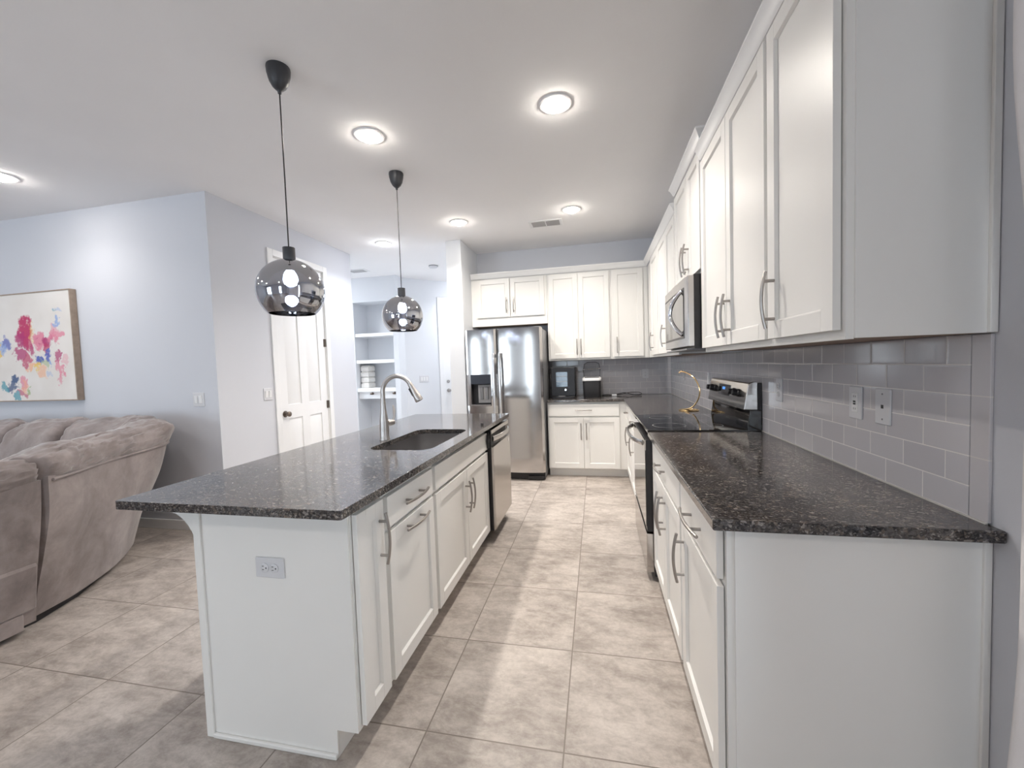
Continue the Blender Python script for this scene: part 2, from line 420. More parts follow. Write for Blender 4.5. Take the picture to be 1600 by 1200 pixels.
# ------------------------------------------------------------------ setting
CZ = 2.852
XR, YB = .918, 5.36
XL, YL, YE = -3.113, 2.8285, 4.835
struct('floor', MB().box(-7, 1.1, -4, 9, -.1, 0), 'floor_tile')
struct('ceiling', MB().box(-7, 1.1, -4, 9, CZ, CZ + .12), 'ceiling_paint')
def with_opening(mb, axis, p0, p1, u0, u1, o0, o1, oz0, oz1, top=CZ):
    f = (lambda a, b, z0, z1: mb.box(p0, p1, a, b, z0, z1)) if axis == 'x' else (lambda a, b, z0, z1: mb.box(a, b, p0, p1, z0, z1))
    f(u0, o0, 0, top); f(o1, u1, 0, top); f(o0, o1, oz1, top)
    if oz0 > 0: f(o0, o1, 0, oz0)
    return mb
struct('wall_right', with_opening(MB(), 'x', XR, 1.05, -3.6, YB, -1.65, .86, .3, 2.35), 'wall_paint')
struct('wall_back', MB().box(-1.55, 1.05, YB, YB + .12, 0, CZ), 'wall_paint')
struct('wall_pillar', MB().box(-1.74, -1.55, 4.69, 7.85, 0, CZ), 'wall_paint_lit', bevel=.006)
struct('wall_living', MB().box(-6.8, XL, YL, YL + .12, 0, CZ), 'wall_paint')
DY0, DY1, DZ = 3.497, 4.262, 2.50
struct('wall_pantry', with_opening(MB(), 'x', XL - .12, XL, YL + .12, YE, DY0, DY1, 0, DZ), 'wall_paint')
struct('wall_pantry_rear', MB().box(-5, XL - .12, YE - .12, YE, 0, CZ), 'wall_paint_lit')
struct('wall_hall_left', with_opening(MB(), 'x', -5.12, -5, YE, 6.5, 5.0, 6.0, .4, 2.2), 'wall_paint_lit')
nw = MB(); nw.box(-5, -3.92, 6.1, 6.6, 0, CZ); nw.box(-3.22, -3.131, 6.1, 6.6, 0, CZ); nw.box(-3.92, -3.22, 6.1, 6.6, 2.455, CZ); nw.box(-3.92, -3.22, 6.5, 6.6, 0, 2.455)
struct('wall_niche', nw, 'wall_paint_lit')
A0 = Vector((-3.131, 6.326, 0)); AT = Vector((1, 1, 0)).normalized(); AN = Vector((1, -1, 0)).normalized()
def ang(s_, d_): q = A0 + AT * s_ + AN * d_; return (q.x, q.y)
def angbox(mb, s0, s1, z0, z1, d0, d1): return mb.plan([ang(s0, d0), ang(s1, d0), ang(s1, d1), ang(s0, d1)], z0, z1)
w = MB(); angbox(w, -.02, .685, 0, CZ, -.12, 0); angbox(w, 1.55, 2.0, 0, CZ, -.12, 0); angbox(w, .685, 1.55, 2.50, CZ, -.12, 0)
struct('wall_entry', w, 'wall_paint_lit')
struct('wall_left', MB().box(-6.92, -6.8, -3.6, YL + .12, 0, CZ), 'wall_paint')
fw = with_opening(MB(), 'y', -3.72, -3.6, -6.92, -3.0, -6.4, -4.2, 0, 2.3); with_opening(fw, 'y', -3.72, -3.6, -3.0, 1.05, -1.38, -.62, .06, 2.35)
struct('wall_front', fw, 'wall_paint')
# baseboards
struct('baseboard_living', MB().box(-6.8, XL, YL - .014, YL, 0, .085), 'white_trim', bevel=.004)
bb = MB(); bb.box(XL, XL + .014, YL - .014, DY0 - .06, 0, .085); bb.box(XL, XL + .014, DY1 + .06, YE, 0, .085)
struct('baseboard_pantry', bb, 'white_trim', bevel=.004)
bb = MB(); angbox(bb, 0, .6, 0, .085, 0, .014)
struct('baseboard_entry', bb, 'white_trim', bevel=.004)
struct('baseboard_right', MB().box(XR - .014, XR, -3.6, 1.15, 0, .085), 'white_trim', bevel=.004)
struct('baseboard_left', MB().box(-6.8, -6.786, -3.6, YL - .014, 0, .085), 'white_trim', bevel=.004)
struct('baseboard_front', MB().box(-4.15, -1.42, -3.6, -3.586, 0, .085).box(-.58, .9, -3.6, -3.586, 0, .085), 'white_trim', bevel=.004)
struct('baseboard_niche', MB().box(-5, -3.93, 6.086, 6.1, 0, .085), 'white_trim', bevel=.004)

def window(name, axis, p0, p1, u0, u1, z0, z1, mull):
    fr = MB()
    def bx(m, a, b, c, d, e0, e1): (m.box(e0, e1, a, b, c, d) if axis == 'x' else m.box(a, b, e0, e1, c, d))
    t = .05
    bx(fr, u0, u0 + t, z0, z1, p0, p1); bx(fr, u1 - t, u1, z0, z1, p0, p1); bx(fr, u0 + t, u1 - t, z1 - t, z1, p0, p1); bx(fr, u0 + t, u1 - t, z0, z0 + t, p0, p1)
    for k in range(1, mull):
        c = u0 + (u1 - u0) * k / mull; bx(fr, c - .03, c + .03, z0 + t, z1 - t, p0, p1)
    o = struct(name, fr, 'white_trim')
    g = MB(); pm = (p0 + p1) / 2; bx(g, u0 + t, u1 - t, z0 + t, z1 - t, pm - .003, pm + .003)
    obj('pane', g, 'window_glass', o)
window('window_1', 'y', -3.70, -3.63, -6.4, -4.2, 0, 2.3, 2)
window('window_added_nook', 'y', -3.70, -3.63, -1.38, -.62, .06, 2.35, 1)  # unseen window, added to throw cool daylight on the cabinet end panels
window('window_2', 'x', .95, 1.02, -1.65, .86, .3, 2.35, 2)
window('window_added_hall', 'x', -5.1, -5.03, 5.0, 6.0, .4, 2.2, 2)  # unseen opening put in to give the angled wall bluish light

# four-panel pantry door (door_1)
def door_leaf(P, u0, u1, z1, zs):
    """P(u,z,d) -> world; two upper tall panels, two lower panels, all sunk with a raised field"""
    mb = MB()
    def bx(a, b, c, d, e, f):
        ps = [P(a, c, e), P(b, c, e), P(b, c, f), P(a, c, f), P(a, d, e), P(b, d, e), P(b, d, f), P(a, d, f)]
        mb.add(ps, [(0, 3, 2, 1), (4, 5, 6, 7), (0, 1, 5, 4), (1, 2, 6, 5), (2, 3, 7, 6), (3, 0, 4, 7)])
    W_ = u1 - u0; st = .113; mu = .115; pw = (W_ - 2 * st - mu) / 2
    cols = [(u0 + st, u0 + st + pw), (u1 - st - pw, u1 - st)]
    bx(u0, u0 + st, .01, z1, -.035, 0); bx(u1 - st, u1, .01, z1, -.035, 0); bx(cols[0][1], cols[1][0], .01, z1, -.035, 0)
    for c in cols:
        zc = [.01] + [z for p in zs for z in p] + [z1]
        for k in range(0, len(zc), 2): bx(c[0], c[1], zc[k], zc[k + 1], -.035, 0)
        for (a, b) in zs:
            bx(c[0], c[1], a, b, -.035, -.012)
            # raised field with sloping borders
            i = .035
            q = [P(c[0] + .008, a + .008, -.012), P(c[1] - .008, a + .008, -.012), P(c[1] - .008, b - .008, -.012), P(c[0] + .008, b - .008, -.012),
                 P(c[0] + i, a + i, -.003), P(c[1] - i, a + i, -.003), P(c[1] - i, b - i, -.003), P(c[0] + i, b - i, -.003)]
            mb.add(q, [(4, 5, 6, 7), (0, 1, 5, 4), (1, 2, 6, 5), (2, 3, 7, 6), (3, 0, 4, 7)])
    return mb
def knob_mb(c, ax, r=.026):
    return MB().lathe([(0, 0), (r * 1.25, 0), (r * 1.25, .006), (r * .5, .010), (r * .42, .030), (r * .9, .036), (r * 1.05, .047), (r, .057), (r * .6, .064), (0, .066)], c, ax, 20)
dl = door_leaf(lambda u, z, d: (XL - .012 + d, u, z), DY0 + .012, DY1 - .012, DZ - .012, [(.19, .865), (1.005, 2.36)])
d1 = struct('door_1', dl, 'white_trim', bevel=0)
obj('knob', knob_mb((XL - .012, 3.572, .917), (1, 0, 0)), 'hinge_bronze', d1, 'dark nickel door knob')
for hz in (.30, .953, 1.672, 2.30):
    obj('hinge', MB().tube([(XL - .004, DY1 - .004, hz - .045), (XL - .004, DY1 - .004, hz + .045)], .008, 8).box(XL - .011, XL - .006, DY1 - .035, DY1 - .004, hz - .045, hz + .045), 'hinge_bronze', d1)
cs = MB(); cw = .062
cs.box(XL, XL + .016, DY0 - cw, DY0 + .005, 0, DZ + cw); cs.box(XL, XL + .016, DY1 - .005, DY1 + cw, 0, DZ + cw); cs.box(XL, XL + .016, DY0 + .005, DY1 - .005, DZ - .005, DZ + cw)
cs.box(XL - .12, XL, DY0, DY0 + .011, 0, DZ); cs.box(XL - .12, XL, DY1 - .011, DY1, 0, DZ); cs.box(XL - .12, XL, DY0 + .011, DY1 - .011, DZ - .011, DZ)
struct('trim_1', cs, 'white_trim', bevel=.004)
# entry door on the angled wall (door_2)
def PA(u, z, d): q = ang(u, d - .012); return (q[0], q[1], z)
d2 = struct('door_2', door_leaf(PA, .70, 1.535, 2.488, [(.19, .865), (1.005, 2.36)]), 'white_trim')
for kz, r in ((.927, .026), (1.088, .022)):
    q = ang(.762, -.012)
    obj('knob' if kz < 1 else 'deadbolt', knob_mb((q[0], q[1], kz), AN, r) if kz < 1 else MB().lathe([(0, 0), (.027, 0), (.027, .008), (.02, .018), (0, .02)], (q[0], q[1], kz), AN, 18), 'brushed_nickel', d2)
cs = MB(); angbox(cs, .60, .69, 0, 2.57, 0, .016); angbox(cs, 1.545, 1.63, 0, 2.57, 0, .016); angbox(cs, .69, 1.545, 2.495, 2.57, 0, .016)
struct('trim_2', cs, 'white_trim', bevel=.004)

# backsplash tile
struct('trim_3', MB().box(.910, XR, 1.221, YB - .008, .9165, 1.372), 'subway_right')
struct('trim_4', MB().box(.910, XR, 1.168, 1.2195, .9165, 1.372), 'tile_edge', bevel=.002)
struct('trim_5', MB().box(-.577, XR - .008, YB - .008, YB, .9165, 1.372), 'subway_back')
struct('trim_6', MB().box(.905, .910, 1.168, YB - .012, .914, .9175), 'grout_caulk')

# ------------------------------------------------------------------ cabinets
def shaker(F, u0, u1, z0, z1, rail=.057):
    mb = MB(); t, r, b_ = .022, .011, .003
    F.box(mb, u0, u0 + rail, z0, z1, b_, t); F.box(mb, u1 - rail, u1, z0, z1, b_, t)
    F.box(mb, u0 + rail, u1 - rail, z0, z0 + rail, b_, t); F.box(mb, u0 + rail, u1 - rail, z1 - rail, z1, b_, t)
    F.box(mb, u0 + rail, u1 - rail, z0 + rail, z1 - rail, b_, r)
    # sloped sticking round the panel
    s = .006; a0, a1, b0, b1 = u0 + rail, u1 - rail, z0 + rail, z1 - rail
    o = [F.pt(a0, b0, t - .001), F.pt(a1, b0, t - .001), F.pt(a1, b1, t - .001), F.pt(a0, b1, t - .001)]
    i = [F.pt(a0 + s, b0 + s, r + .0005), F.pt(a1 - s, b0 + s, r + .0005), F.pt(a1 - s, b1 - s, r + .0005), F.pt(a0 + s, b1 - s, r + .0005)]
    mb.add(o + i, [(0, 1, 5, 4), (1, 2, 6, 5), (2, 3, 7, 6), (3, 0, 4, 7)])
    return mb
def pull(F, u, z, vert=True, Ln=.192, d0=.022):
    """bowed bar pull on two posts"""
    mb = MB(); n = 14; pc = .064 if Ln > .18 else Ln * .30
    def q(t, d): return F.pt(u, z + t, d) if vert else F.pt(u + t, z, d)
    def dd(t): return d0 + .026 + .013 * (1 - (2 * t / Ln) ** 2)
    pts = [q(-Ln / 2 + Ln * k / n, dd(-Ln / 2 + Ln * k / n)) for k in range(n + 1)]
    mb.tube(pts, .0058, 8)
    for t in (-pc, pc): mb.tube([q(t, d0 - .001), q(t, dd(t))], .0055, 8)
    return mb
def add_door(root, F, u0, u1, z0, z1, hu=None, hz=None, hvert=True, hl=.192):
    d = obj('door', shaker(F, u0, u1, z0, z1), 'cabinet_white', root, bevel=.0015)
    if hu is not None: obj('handle', pull(F, hu, hz, hvert, hl), 'brushed_nickel', d)
    return d
def add_drawer(root, F, u0, u1, z0, z1, hu=None, hl=.192):
    mb = MB(); F.box(mb, u0, u1, z0, z1, .003, .022)
    d = obj('drawer', mb, 'cabinet_white', root, bevel=.003)
    if hu is not None: obj('handle', pull(F, hu, (z0 + z1) / 2, False, hl), 'brushed_nickel', d)
    return d
GB, GU, GI = 'base cabinets under the granite counters', 'white wall cabinets', 'cabinets of the island'

# --- right run, base
FB = Face('x', .333, -1)          # face-frame plane, doors stand .02 out of it
def base_right(label, y0, y1, panel=False):
    r = thing('base_cabinet', label, 'cabinet', ((.333 + XR) / 2, (y0 + y1) / 2, 0), GB)
    obj('body', MB().box(.333, XR - .002, y0, y1, .10, .884), 'cabinet_white', r, bevel=.001)
    obj('toe_kick', MB().box(.40, XR - .002, y0, y1, 0, .10), 'cabinet_white', r)
    return r
c = base_right('white base cabinet at the near end of the right counter, one door below one drawer', 1.172, 1.685)
add_drawer(c, FB, 1.187, 1.672, .725, .862, 1.425, .25)
add_door(c, FB, 1.187, 1.672, .112, .705, 1.625, .572)
obj('side_panel', MB().box(.352, XR - .018, 1.166, 1.172, .0, .884), 'cabinet_white', c, bevel=.001)
obj('scribe_strip', MB().box(XR - .018, XR - .002, 1.160, 1.172, .0, .884), 'cabinet_white', c, bevel=.002)
c = base_right('white base cabinet beside the range, double doors below one wide drawer', 1.685, 2.508)
add_drawer(c, FB, 1.700, 2.493, .725, .862, 2.12)
add_door(c, FB, 1.700, 2.094, .112, .705, 2.055, .575)
add_door(c, FB, 2.099, 2.493, .112, .705, 2.138, .575)
c = base_right('white base cabinet behind the range towards the corner, door below a small drawer', 3.272, 4.09)
add_drawer(c, FB, 3.287, 4.075, .725, .862, 3.68)
add_door(c, FB, 3.287, 4.075, .112, .705, 3.78, .575)
c = base_right('white corner base cabinet right of the back counter, narrow door with bar handle', 4.09, 4.76)
add_drawer(c, FB, 4.105, 4.66, .725, .862, 4.42, .10)
add_door(c, FB, 4.105, 4.66, .112, .705, 4.30, .565)
# --- back run, base
FK = Face('y', 4.755, -1)
c = thing('base_cabinet', 'white base cabinet beside the refrigerator, double doors below one drawer', 'cabinet', (-.13, 5.05, 0), GB)
obj('body', MB().box(-.577, .331, 4.755, YB - .002, .10, .884), 'cabinet_white', c, bevel=.001)
obj('toe_kick', MB().box(-.577, .331, 4.83, YB - .002, 0, .10), 'cabinet_white', c)
add_drawer(c, FK, -.563, .240, .722, .860, -.160)
add_door(c, FK, -.563, -.164, .112, .704, -.192, .545)
add_door(c, FK, -.159, .240, .112, .704, -.131, .545)

# --- right run, wall cabinets
FU = Face('x', .613, -1)
def wall_right(label, y0, y1, z0, z1, dep=.613):
    r = thing('wall_cabinet', label, 'cabinet', ((dep + XR) / 2, (y0 + y1) / 2, z0), GU)
    obj('body', MB().box(dep, XR - .002, y0, y1, z0 + .006, z1), 'cabinet_white', r, bevel=.001)
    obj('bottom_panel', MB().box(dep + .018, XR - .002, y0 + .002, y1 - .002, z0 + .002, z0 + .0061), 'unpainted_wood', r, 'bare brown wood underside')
    f = MB().box(dep, dep + .018, y0, y1, z0, z0 + .006); obj('face_edge', f, 'cabinet_white', r)
    return r
c = wall_right('white single-door wall cabinet at the near end of the right wall', 1.172, 1.60, 1.372, 2.44)
add_door(c, FU, 1.186, 1.586, 1.396, 2.425, 1.533, 1.526)
obj('side_panel', MB().box(.631, XR - .018, 1.166, 1.172, 1.374, 2.44), 'cabinet_white', c, bevel=.001)
obj('scribe_strip', MB().box(XR - .018, XR - .002, 1.158, 1.172, 1.374, 2.44), 'cabinet_white', c, bevel=.002)
c = wall_right('white double-door wall cabinet between the near-end cabinet and the microwave', 1.60, 2.504, 1.372, 2.44)
add_door(c, FU, 1.612, 2.041, 1.396, 2.425, 1.995, 1.526)
add_door(c, FU, 2.046, 2.492, 1.396, 2.425, 2.080, 1.526)
c = wall_right('short raised white wall cabinet above the microwave', 2.504, 3.272, 1.826, 2.55)
add_door(c, FU, 2.516, 2.848, 1.85, 2.52, 2.80, 1.972)
add_door(c, FU, 2.853, 3.260, 1.85, 2.52, 2.885, 1.972)
c = wall_right('white double-door wall cabinet left of the microwave near the corner', 3.272, 4.16, 1.372, 2.44)
add_door(c, FU, 3.286, 3.684, 1.396, 2.425)
add_door(c, FU, 3.689, 4.146, 1.396, 2.425, 3.735, 1.545)
c = wall_right('white single-door wall cabinet in the back right corner', 4.16, 5.033, 1.372, 2.44)
add_door(c, FU, 4.174, 4.66, 1.396, 2.425, 4.50, 1.535)
# --- back run, wall cabinets
FW = Face('y', 5.055, -1)
def wall_back_cab(label, x0, x1, z0, z1):
    r = thing('wall_cabinet', label, 'cabinet', ((x0 + x1) / 2, 5.2, z0), GU)
    obj('body', MB().box(x0, x1, 5.055, YB - .002, z0 + .006, z1), 'cabinet_white', r, bevel=.001)
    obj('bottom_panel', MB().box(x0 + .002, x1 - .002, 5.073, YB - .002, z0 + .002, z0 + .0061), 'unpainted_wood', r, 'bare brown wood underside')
    obj('face_edge', MB().box(x0, x1, 5.055, 5.073, z0, z0 + .006), 'cabinet_white', r)
    return r
c = wall_back_cab('wide low white wall cabinet above the refrigerator', -1.549, -.580, 1.842, 2.44)
add_door(c, FW, -1.475, -1.047, 1.950, 2.425, -1.088, 2.09)
add_door(c, FW, -1.037, -.612, 1.950, 2.425, -.996, 2.09)
c = wall_back_cab('white double-door wall cabinet above the ice maker', -.577, .185, 1.372, 2.44)
add_door(c, FW, -.557, -.206, 1.396, 2.425, -.226, 1.532)
add_door(c, FW, -.199, .166, 1.396, 2.425, -.178, 1.532)
c = wall_back_cab('white single-door wall cabinet on the back wall beside the corner', .187, .613, 1.372, 2.44)
add_door(c, FW, .208, .552, 1.396, 2.425, .248, 1.535)

# --- crown mouldings (profile: out, up)
CP = [(0, 0), (.004, 0), (.012, .010), (.016, .022), (.030, .050), (.036, .056), (.036, .066), (0, .066)]
def crown_run(path_fn, n=2): pass
def crown(mb, stations):
    """stations: list of (point2d at face, outward2d) ; z base given per call"""
    rows = []
    for (x, y, ox, oy, z) in stations:
        rows.append([(x + ox * a, y + oy * a, z + b) for a, b in CP])
    mb.grid(rows, closed=True, capends=True)
m = MB(); zc = 2.440
crown(m, [(XR - .002, 1.166, 0, -1, zc), (.600, 1.166, -1, -1, zc), (.600, 2.500, -1, 0, zc)])
tag(obj('crown_molding', m, 'white_trim'), 'white crown molding on top of the near right wall cabinets', 'molding', 'crown moldings of the wall cabinets')
m = MB(); zm = 2.548
crown(m, [(XR - .002, 2.500, 0, -1, zm), (.600, 2.500, -1, -1, zm), (.600, 3.276, -1, 1, zm), (XR - .002, 3.276, 0, 1, zm)])
tag(obj('crown_molding', m, 'white_trim'), 'raised white crown molding on the cabinet over the microwave', 'molding', 'crown moldings of the wall cabinets')
m = MB()
crown(m, [(.600, 3.278, -1, 0, zc), (.600, 5.042, -1, -1, zc), (-1.545, 5.042, 0, -1, zc)])
tag(obj('crown_molding', m, 'white_trim'), 'long white crown molding turning the corner above refrigerator and back cabinets', 'molding', 'crown moldings of the wall cabinets')

# --- counters
def rounded(x0, x1, y0, y1, r, n=6):
    pts = []
    for (cx, cy, a0) in ((x1 - r, y0 + r, -PI / 2), (x1 - r, y1 - r, 0), (x0 + r, y1 - r, PI / 2), (x0 + r, y0 + r, PI)):
        pts += [(cx + r * math.cos(a0 + PI / 2 * k / n), cy + r * math.sin(a0 + PI / 2 * k / n)) for k in range(n + 1)]
    return pts
ZT = .914
m = MB().plan([(.288, 1.1265), (XR - .001, 1.1265), (XR - .001, 2.508), (.288, 2.508)], ZT - .03, ZT)
tag(obj('granite_countertop', m, 'granite', bevel=.005, seg=3), 'near right speckled dark granite countertop with the two wall plates above it', 'countertop', 'granite countertops')
m = MB().plan([(.288, 3.272), (XR - .001, 3.272), (XR - .001, YB - .001), (-.577, YB - .001), (-.577, 4.712), (.288, 4.712)], ZT - .03, ZT)
tag(obj('granite_countertop', m, 'granite', bevel=.005, seg=3), 'corner granite countertop carrying the ice maker, beyond the range', 'countertop', 'granite countertops')
IX0, IX1, IY0, IY1 = -1.647, -.765, 1.073, 3.484
SX0, SX1, SY0, SY1 = -1.214, -.856, 1.935, 2.612
def holed_slab():
    outer = rounded(IX0, IX1, IY0, IY1, .012, 3); inner = rounded(SX0, SX1, SY0, SY1, .075, 6)
    bm = bmesh.new()
    def loop(ps):
        vs = [bm.verts.new((x, y, ZT)) for x, y in ps]
        return vs, [bm.edges.new((vs[i], vs[(i + 1) % len(vs)])) for i in range(len(vs))]
    vo, eo = loop(outer); vi, ei = loop(inner)
    bmesh.ops.triangle_fill(bm, use_beauty=True, use_dissolve=False, edges=eo + ei)
    bm.verts.index_update()
    V = [tuple(v.co) for v in bm.verts]; Fc = [tuple(v.index for v in f.verts) for f in bm.faces]; n = len(V)
    no, ni = len(outer), len(inner); bm.free()
    mb = MB(); mb.v = V + [(x, y, ZT - .03) for x, y, z in V]
    mb.f = Fc + [tuple(i + n for i in f)[::-1] for f in Fc]
    mb.f += [(i, (i + 1) % no, n + (i + 1) % no, n + i) for i in range(no)]
    mb.f += [(no + i, no + (i + 1) % ni, n + no + (i + 1) % ni, n + no + i) for i in range(ni)]
    return mb
tag(obj('granite_countertop', holed_slab(), 'granite', bevel=.004, seg=2), 'long dark granite island countertop with the undermount sink cut out', 'countertop', 'granite countertops')

# --- sink
r = thing('kitchen_sink', 'stainless steel undermount sink in the island countertop', 'sink', ((SX0 + SX1) / 2, (SY0 + SY1) / 2, .68))
m = MB(); g = .006
top = rounded(SX0 - g, SX1 + g, SY0 - g, SY1 + g, .08, 6); rows = []
for z, ins in ((ZT - .031, 0), (.80, .002), (.715, .006), (.695, .018), (.688, .04)):
    rows.append([(x, y, z) for x, y in rounded(SX0 - g + ins, SX1 + g - ins, SY0 - g + ins, SY1 + g - ins, .08, 6)])
rows.append([((SX0 + SX1) / 2 + (x - (SX0 + SX1) / 2) * .12, (SY0 + SY1) / 2 + (y - (SY0 + SY1) / 2) * .12, .684) for x, y in top])
m.grid(rows, closed=True); m.f.append(tuple(len(m.v) - len(top) + k for k in range(len(top))))
# outer flange under the stone
m.grid([[(x, y, ZT - .0305) for x, y in rounded(SX0 - .03, SX1 + .03, SY0 - .03, SY1 + .03, .1, 6)], [(x, y, ZT - .0308) for x, y in top]], closed=True)
obj('basin', m, 'sink_steel', r, smooth=50)
obj('drain', MB().lathe([(0, .0), (.02, .0), (.028, .003), (.045, .003), (.045, -.003)], ((SX0 + SX1) / 2, (SY0 + SY1) / 2, .686), n=24), 'chrome', r)

# --- faucet
fx, fy = -1.262, 2.226
r = thing('kitchen_faucet', 'brushed nickel gooseneck pull-down faucet beside the island sink', 'faucet', (fx, fy, ZT))
obj('body', MB().lathe([(0, 0), (.031, 0), (.031, .006), (.028, .012), (.0285, .06), (.026, .11), (.021, .155), (.0165, .19), (.0152, .23), (0, .23)], (fx, fy, ZT), n=24), 'faucet_nickel', r)
R_ = .096; cxx = fx + R_; zc0 = ZT + .285
pts = [(fx, fy, ZT + .20), (fx, fy, ZT + .25)] + [(cxx - R_ * math.cos(t), fy, zc0 + R_ * math.sin(t)) for t in [PI * .86 * k / 18 for k in range(19)]]
e = Vector(pts[-1]); tdir = (e - Vector(pts[-2])).normalized()
obj('spout', MB().tube(pts, .0135, 12), 'faucet_nickel', r)
h = obj('spray_head', MB().lathe([(0, 0), (.0145, 0), (.0155, .012), (.015, .02), (.018, .05), (.0225, .085), (.0245, .105), (.0225, .112), (0, .112)], e - tdir * .004, tdir, 20), 'faucet_nickel', r)
side = Vector((-.75, -.35, 0)); b0 = e + tdir * .045 + Vector((-.0165, -.006, -.004))
obj('spray_button', MB().tube([b0 - tdir * .025, b0 + tdir * .025], .006, 8), 'black_plastic', h)
obj('handle_hub', MB().lathe([(0, 0), (.019, 0), (.020, .02), (.017, .045), (0, .048)], (fx + .012, fy + .018, ZT + .098), (.45, 1, 0), 18), 'faucet_nickel', r)
hp = Vector((fx + .028, fy + .052, ZT + .10))
obj('lever', MB().tube([hp, hp + Vector((.008, .008, .03)), hp + Vector((.005, .016, .065)), hp + Vector((-.004, .022, .102))], [.007, .0085, .010, .005], 10, flat=.6), 'faucet_nickel', r)

# --- island cabinets
FI = Face('x', -.823, 1)
def island(label, y0, y1):
    q = thing('island_cabinet', label, 'cabinet', (-1.13, (y0 + y1) / 2, 0), GI)
    obj('body', MB().box(-1.425, -.823, y0, y1, .10, .883), 'cabinet_white', q, bevel=.001)
    obj('toe_kick', MB().box(-1.425, -.905, y0, y1, 0, .10), 'cabinet_white', q)
    return q
c = island('narrow white island cabinet with one tall door at the near end', 1.192, 1.390)
add_door(c, FI, 1.203, 1.378, .115, .850, 1.345, .712)
c.children[0]
c2 = island('white island cabinet with a drawer over a pull-out front, both with level handles', 1.392, 1.862)
add_drawer(c2, FI, 1.408, 1.846, .722, .845, 1.627, .22)
add_door(c2, FI, 1.408, 1.846, .115, .704, 1.627, .672, False, .22)
c3 = island('white sink base cabinet of the island with double doors and a plain false drawer', 1.864, 2.878)
# the basin needs room: body is only the shell below it
add_drawer(c3, FI, 1.880, 2.862, .722, .845)
add_door(c3, FI, 1.880, 2.368, .115, .704, 2.335, .545)
add_door(c3, FI, 2.373, 2.862, .115, .704, 2.406, .545)
b = [o for o in c3.children if o.name.startswith('body')][0]
me = b.data; me.clear_geometry(); mm = MB()
mm.box(-1.425, -.823, 1.864, 2.878, .10, .118); mm.box(-1.425, -1.407, 1.864, 2.878, .118, .883); mm.box(-.843, -.823, 1.864, 2.878, .118, .883)
mm.box(-1.407, -.843, 1.864, 1.880, .118, .883); mm.box(-1.407, -.843, 2.862, 2.878, .118, .883)
bl = wloc(c3); me.from_pydata([tuple(Vector(v) - bl) for v in mm.v], [], mm.f); me.update()
# end panel with notch for the toe kick, base strip, corner strip
r = thing('island_end_panel', 'white end panel of the island facing the camera, with a rounded corbel', 'panel', (-1.13, 1.188, 0))
obj('panel', MB().prism([(-1.428, 0), (-.905, 0), (-.905, .10), (-.823, .10), (-.823, .884), (-1.428, .884)], lambda p: (p[0], 1.184, p[1]), lambda p: (p[0], 1.191, p[1])), 'cabinet_white', r, bevel=.001)
obj('base_strip', MB().box(-1.415, -.905, 1.172, 1.184, 0, .017), 'cabinet_white', r, bevel=.004)
obj('corner_strip', MB().box(-1.446, -1.415, 1.176, 1.184, 0, .884).box(-1.446, -1.428, 1.184, 1.20, 0, .884), 'cabinet_white', r, bevel=.002)
cp = [(-1.446, .884), (-1.625, .884), (-1.625, .868)]
cp += [(-1.625 + .045 * math.sin(t), .868 - .030 * (1 - math.cos(t))) for t in [PI / 2 * k / 6 for k in range(1, 7)]]
cp += [(-1.580 + .134 * math.sin(t), .838 - .03 - .17 + .17 * math.cos(t) + .03) for t in [PI / 2 * k / 10 for k in range(1, 11)]]
obj('corbel', MB().prism(cp, lambda p: (p[0], 1.192, p[1]), lambda p: (p[0], 1.235, p[1])), 'cabinet_white', r, bevel=.002)
# knee wall behind the island cabinets
tag(obj('island_back_panel', MB().box(-1.445, -1.4265, 1.236, 3.47, 0, .883), 'cabinet_white'), 'white back panel of the island towards the grey sofa', 'panel')
r = thing('island_end_panel', 'white end panel of the island at its far end by the dishwasher', 'panel', (-1.1, 3.476, 0))
obj('panel', MB().box(-1.4255, -.823, 3.466, 3.478, 0, .883), 'cabinet_white', r)

# --- dishwasher
r = thing('dishwasher', 'stainless steel dishwasher at the far end of the island', 'dishwasher', (-1.1, 3.17, 0))
y0, y1 = 2.884, 3.462
obj('tub', MB().box(-1.40, -.815, y0, y1, .10, .868), 'black_matte', r)
obj('kick_plate', MB().box(-1.40, -.875, y0, y1, .0, .10), 'black_matte', r)
obj('door', MB().prism([(-.815, .105), (-.770, .105), (-.762, .115), (-.760, .50), (-.762, .735), (-.815, .735)], lambda p: (p[0], y0 + .004, p[1]), lambda p: (p[0], y1 - .004, p[1])), 'stainless_warm', r, bevel=.003)
obj('pocket', MB().box(-.815, -.795, y0 + .004, y1 - .004, .735, .83), 'black_matte', r)
obj('control_strip', MB().prism([(-.815, .83), (-.772, .83), (-.770, .862), (-.815, .866)], lambda p: (p[0], y0 + .004, p[1]), lambda p: (p[0], y1 - .004, p[1])), 'stainless_warm', r, bevel=.002)
hb = [(-.770 + .030 * math.sin(PI * k / 16) ** .7, y0 + .03 + (y1 - y0 - .06) * k / 16, .792) for k in range(17)]
obj('handle', MB().tube(hb, .020, 10, flat=.45, up=(0, 0, 1)), 'stainless_warm', r, 'bowed steel pocket handle')
obj('side_edge', MB().box(-.815, -.778, y0, y0 + .0035, .105, .866), 'black_plastic', r)
q = MB().lathe([(0, 0), (.017, 0), (.017, .0015), (0, .002)], (-.7615, 3.40, .70), (1, 0, 0), 20)
obj('badge', q, 'chrome', r)
